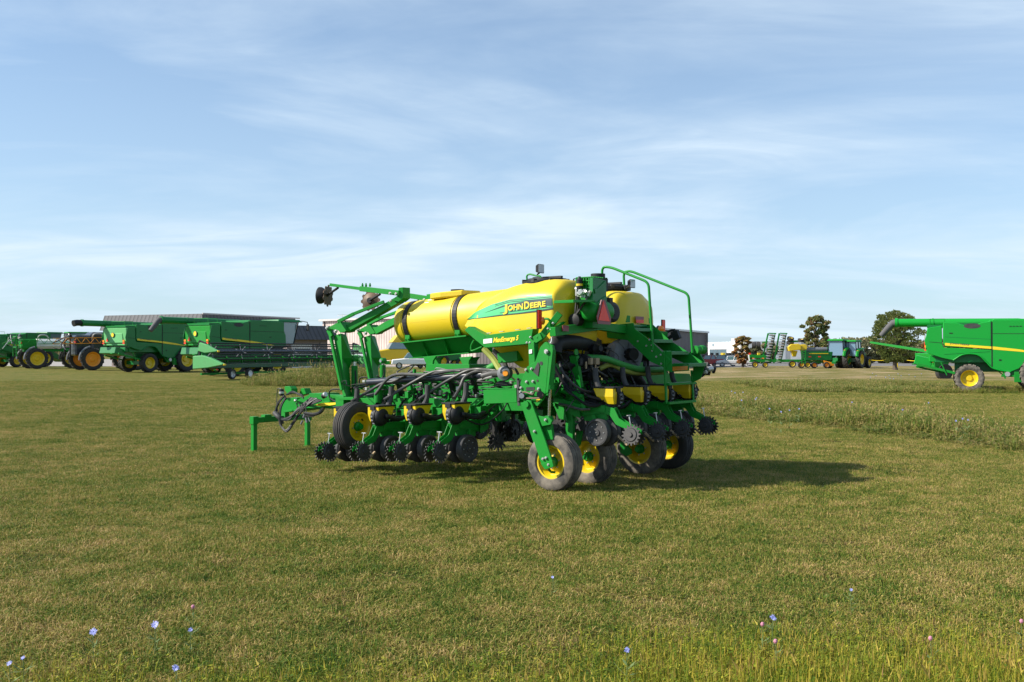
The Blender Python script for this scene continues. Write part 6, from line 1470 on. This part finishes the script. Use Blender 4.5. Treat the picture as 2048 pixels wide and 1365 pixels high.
LF_R = leaf_mat('reddening_leaves', [(.25, (0.110, 0.132, 0.033)), (.42, (0.264, 0.176, 0.055)), (.62, (0.462, 0.198, 0.077)), (.8, (0.528, 0.220, 0.121))])
LF_M = leaf_mat('turning_leaves', [(.25, (0.104, 0.143, 0.039)), (.52, (0.195, 0.221, 0.065)), (.68, (0.325, 0.221, 0.104)), (.8, (0.442, 0.221, 0.143))])
LF_B = leaf_mat('scrub_leaves', [(.25, (0.115, 0.127, 0.069)), (.5, (0.196, 0.196, 0.092)), (.75, (0.310, 0.253, 0.138))])
BARK = paint('bark', (.09, .07, .055), .9, 0, .4, 5, bump=.5)
def tree(name, px, pyb, w_px, ytop, ybot, label, mat, seed, n=9000, kind='tree', clumps=26, leaf=.17, trunk=.16, flat=1.0):
    rn = random.Random(seed); g0 = G(px, pyb); k = g0.y / FPX
    r = empty(name, g0, rn.uniform(0, 6)); tag(r, label, kind)
    W = w_px * k / 2; z1 = (pyb - ytop) * k; z0 = (pyb - ybot) * k; zc = (z0 + z1) / 2; H = (z1 - z0) / 2
    cl = []
    for i in range(clumps):
        t = rn.random(); a = i * 2.399; zz = z0 + (z1 - z0) * (i + .5) / clumps
        e = (zz - zc) / H; rad = W * math.sqrt(max(.12, 1 - abs(e) ** 2.2)) * (.85 if e < 0 else .95)
        rr = rad * (.35 + .55 * rn.random()); cs = W * rn.uniform(.13, .27)
        cl.append((V((math.cos(a) * rr, math.sin(a) * rr, zz)), cs))
    vs_ = []; fs_ = []
    for i in range(n):
        c, cs = cl[rn.randrange(len(cl))]
        while True:
            d = V((rn.uniform(-1, 1), rn.uniform(-1, 1), rn.uniform(-1, 1)))
            if .15 < d.length < 1: break
        p = c + V((d.x, d.y, d.z * .5 * flat)) * cs
        a = V((rn.gauss(0, 1), rn.gauss(0, 1), rn.gauss(0, 1))).normalized(); b = a.orthogonal().normalized(); s = leaf * rn.uniform(.6, 1.4)
        o = len(vs_); vs_ += [p - a * s, p + b * s * .55, p + a * s, p - b * s * .55]; fs_.append((o, o + 1, o + 2, o + 3))
    cr = MB().add(vs_, fs_).build('crown', mat, r)
    m = MB()
    top = V((rn.uniform(-.2, .2) * W, 0, z0 + (z1 - z0) * .8)); m.tube([(0, 0, -.1), (.05, 0, z0 * .6), (top.x * .4, .05, z0 + (z1 - z0) * .3), top], trunk * 1.2, 8, 3, r2=trunk * .25)
    for c, cs in cl[::1]:
        s = V((top.x * .3, .03, max(z0 * .8, c.z - W * .7))); m.tube([s, s.lerp(c, .5) + V((0, 0, .1 * W)), c], trunk * .32, 5, 2, r2=trunk * .07)
    m.build('trunk', BARK, r)
    return r
tree('tree', 1485, 735, 52, 674, 727, 'small tree with reddish brown autumn leaves beside the white showroom', LF_R, 1, 5000, leaf=.14, clumps=34)
tree('tree', 1632, 735, 76, 635, 726, 'rounded green tree with reddening top behind the grain drill ladder', LF_M, 2, 7000, clumps=48, leaf=.16)
tree('tree', 1791, 740, 122, 626, 722, 'open crowned green tree with bare trunk behind the combine auger spout', LF_G, 12, 6000, clumps=75, leaf=.15, trunk=.24)
for i, (px, w_, yt, mt) in enumerate(((1512, 26, 700, LF_B), (1535, 44, 690, LF_B), (1735, 50, 690, LF_B), (1765, 40, 706, LF_B), (1820, 60, 698, LF_B), (1850, 46, 694, LF_R), (1880, 60, 696, LF_B), (1700, 40, 704, LF_B))):
    lb_ = ('low greyish bush left of the upright drill gangs', 'greyish bush directly behind the drill gangs', 'tall olive bush just past the tractors', 'short olive bush before the white outbuilding', 'wide olive bush behind the far rope fence post', 'rusty bush behind the grain cart auger', 'olive bush hidden by the rear of the combine', 'low olive bush behind the tractor roofs')[i]
    tree('bush', px, 727, w_ * 1.4, yt - 3, 724, lb_, mt, 20 + i, 5200, 'bush', 20, .2, .06, 1.5)
# far tree belt beyond the yard
rn = random.Random(77); vs_ = []; fs_ = []
for i in range(30000):
    x = rn.uniform(-250, 250); y = rn.uniform(420, 450); hgt = 5.4 + 1.6 * math.sin(x * .05) + 1.2 * math.sin(x * .17 + 1)
    p = V((x, y, rn.random() * max(1.6, hgt))); a = V((rn.gauss(0, 1), rn.gauss(0, 1), rn.gauss(0, 1))).normalized(); b = a.orthogonal(); s = rn.uniform(.7, 1.4)
    o = len(vs_); vs_ += [p - a * s, p + b * s * .6, p + a * s, p - b * s * .6]; fs_.append((o, o + 1, o + 2, o + 3))
o = MB().add(vs_, fs_).build('far_woods', LF_B); tag(o, 'distant belt of woods along the horizon', 'woods', None, 'stuff')

# ================================================================ CHICORY FLOWERS
CHIC = paint('chicory_petals', (.38, .40, .78), .6, 0, 0); CLOV = paint('clover_head', (.55, .22, .30), .7, 0, .2); STEMM = paint('flower_stem', (.12, .17, .05), .7, 0, 0)
def flower(px, py, h, s, label, mat=CHIC, name='chicory_flower', tilt=None, group='chicory flowers in the near grass'):
    base = G(px, py) ; top_dir = ray(px, py)
    # stem foot placed so that the bloom stands at its height
    t = (h - EYE) / top_dir.z; b = V((top_dir.x * t, top_dir.y * t, 0))
    r = empty(name, b); tag(r, label, 'flower', group)
    rn = random.Random(px); lean = V((rn.uniform(-.03, .03), rn.uniform(-.02, .02), 0))
    m = MB().tube([(lean.x * -1, 0, -.01), (lean.x * .2, .0, h * .5), (0, 0, h)], .0022, 5, 3)
    for k in range(4):
        q = V((lean.x * .3, 0, h * (.25 + .17 * k))); a = rn.uniform(0, 6.28); tip = q + V((math.cos(a) * h * .35, math.sin(a) * h * .35, h * .22)); m.tube([q, q.lerp(tip, .5) - V((0, 0, .005)), tip], .0014, 4, 2)
    m.build('stem', STEMM, r)
    m = MB()
    for k in range(7):
        a = rn.uniform(0, 6.28); q = V((0, 0, h * rn.uniform(.02, .7))); dd = V((math.cos(a), math.sin(a), rn.uniform(.1, .7))) * h * .28; ee = V((-math.sin(a), math.cos(a), 0)) * h * .035
        m.add([q, q + dd * .5 + ee, q + dd, q + dd * .5 - ee], [(0, 1, 2, 3)])
    m.build('leaves', STEMM, r)
    nrm = V((rn.uniform(-.5, .3), -.75, .65)).normalized() if tilt is None else tilt
    x = nrm.orthogonal().normalized(); y = nrm.cross(x); m = MB()
    if mat is CHIC:
        for k in range(13):
            rl = rn.uniform(.75, 1.1); dr_ = rn.uniform(-.15, .4); a = 2 * math.pi * k / 13; d = x * math.cos(a) + y * math.sin(a); e = nrm.cross(d); c = V((0, 0, h))
            m.add([c + d * s * .1 - e * s * .05, c + d * s * .6 - e * s * .13 + nrm * s * .1, c + d * s * rl + nrm * s * dr_ - e * s * .09, c + d * s * rl + nrm * s * dr_ + e * s * .09, c + d * s * .6 + e * s * .13 + nrm * s * .1, c + d * s * .1 + e * s * .05], [(0, 1, 2, 3, 4, 5)])
        m.build('petal', mat, r); MB().sphere((0, 0, h), s * .14, 8).build('flower_centre', DECALD, r)
    else:
        m.sphere((0, 0, h), s, 8, (1, 1, 1.1)); m.build('bloom', mat, r)
    return r
for px, py, h, s, lb in ((187, 1264, .20, .024, 'blue chicory flower alone, the lower of the two large blooms by the lawn edge'), (310, 1250, .20, .026, 'largest blue chicory flower, open and facing up'), (381, 1260, .16, .015, 'small blue chicory bud beside the largest bloom'),
    (351, 1336, .24, .020, 'blue chicory flower turned sideways in the tall grass'), (46, 1316, .22, .013, 'tiny pale chicory bloom above another near the corner'), (19, 1327, .22, .015, 'tiny pale chicory bloom closest to the corner of the lawn'),
    (1546, 1236, .22, .022, 'pale blue chicory flower above a patch of yellow grass'), (1702, 1180, .18, .013, 'small blue chicory flower alone in the open lawn beyond the yellow grass'), (1254, 1300, .24, .017, 'white blue chicory flower facing sideways in yellow grass'),
    (1105, 1155, .15, .012, 'tiny pinkish bloom alone in the open lawn')):
    flower(px, py, h, s, lb)
for px, py, lb in ((1525, 1249, 'pink clover head below the pale blue chicory'), (1861, 1277, 'pink clover head in the thick grass'), (1551, 1283, 'reddish clover head under its pink neighbour'), (2043, 1243, 'pink clover head at the edge of the thick grass'), (386, 1214, 'pink clover head beyond the largest chicory bloom')):
    flower(px, py, .2, .013, lb, CLOV, 'clover_flower', None, 'clover heads in the near grass')
# blue flecks in the weed strips
rn = random.Random(4)
FL = [(1463, 783), (1470, 786), (1486, 785), (1483, 801), (1511, 799), (1513, 796), (1539, 818), (1562, 824), (1579, 821), (1598, 818), (1704, 805), (1805, 820), (1857, 806), (1912, 842), (1925, 838), (1936, 840), (1741, 755), (1745, 747), (1752, 752), (1771, 755), (1780, 757), (1778, 751), (1787, 758), (1796, 748), (1802, 752), (1818, 750), (1830, 754), (1843, 748)]
for i, (px, py) in enumerate(FL):
    far = py < 765
    o = flower(px, py, (.5 if not far else .35), (.022 if not far else .03), 'small pale chicory flower in the rough strip ' + ('near the far sandy track' if far else 'beside the mown lawn'), CHIC, 'chicory_flower', V((0, -.9, .4)), 'chicory flowers in the far weeds' if far else 'chicory flowers in the weed strip')
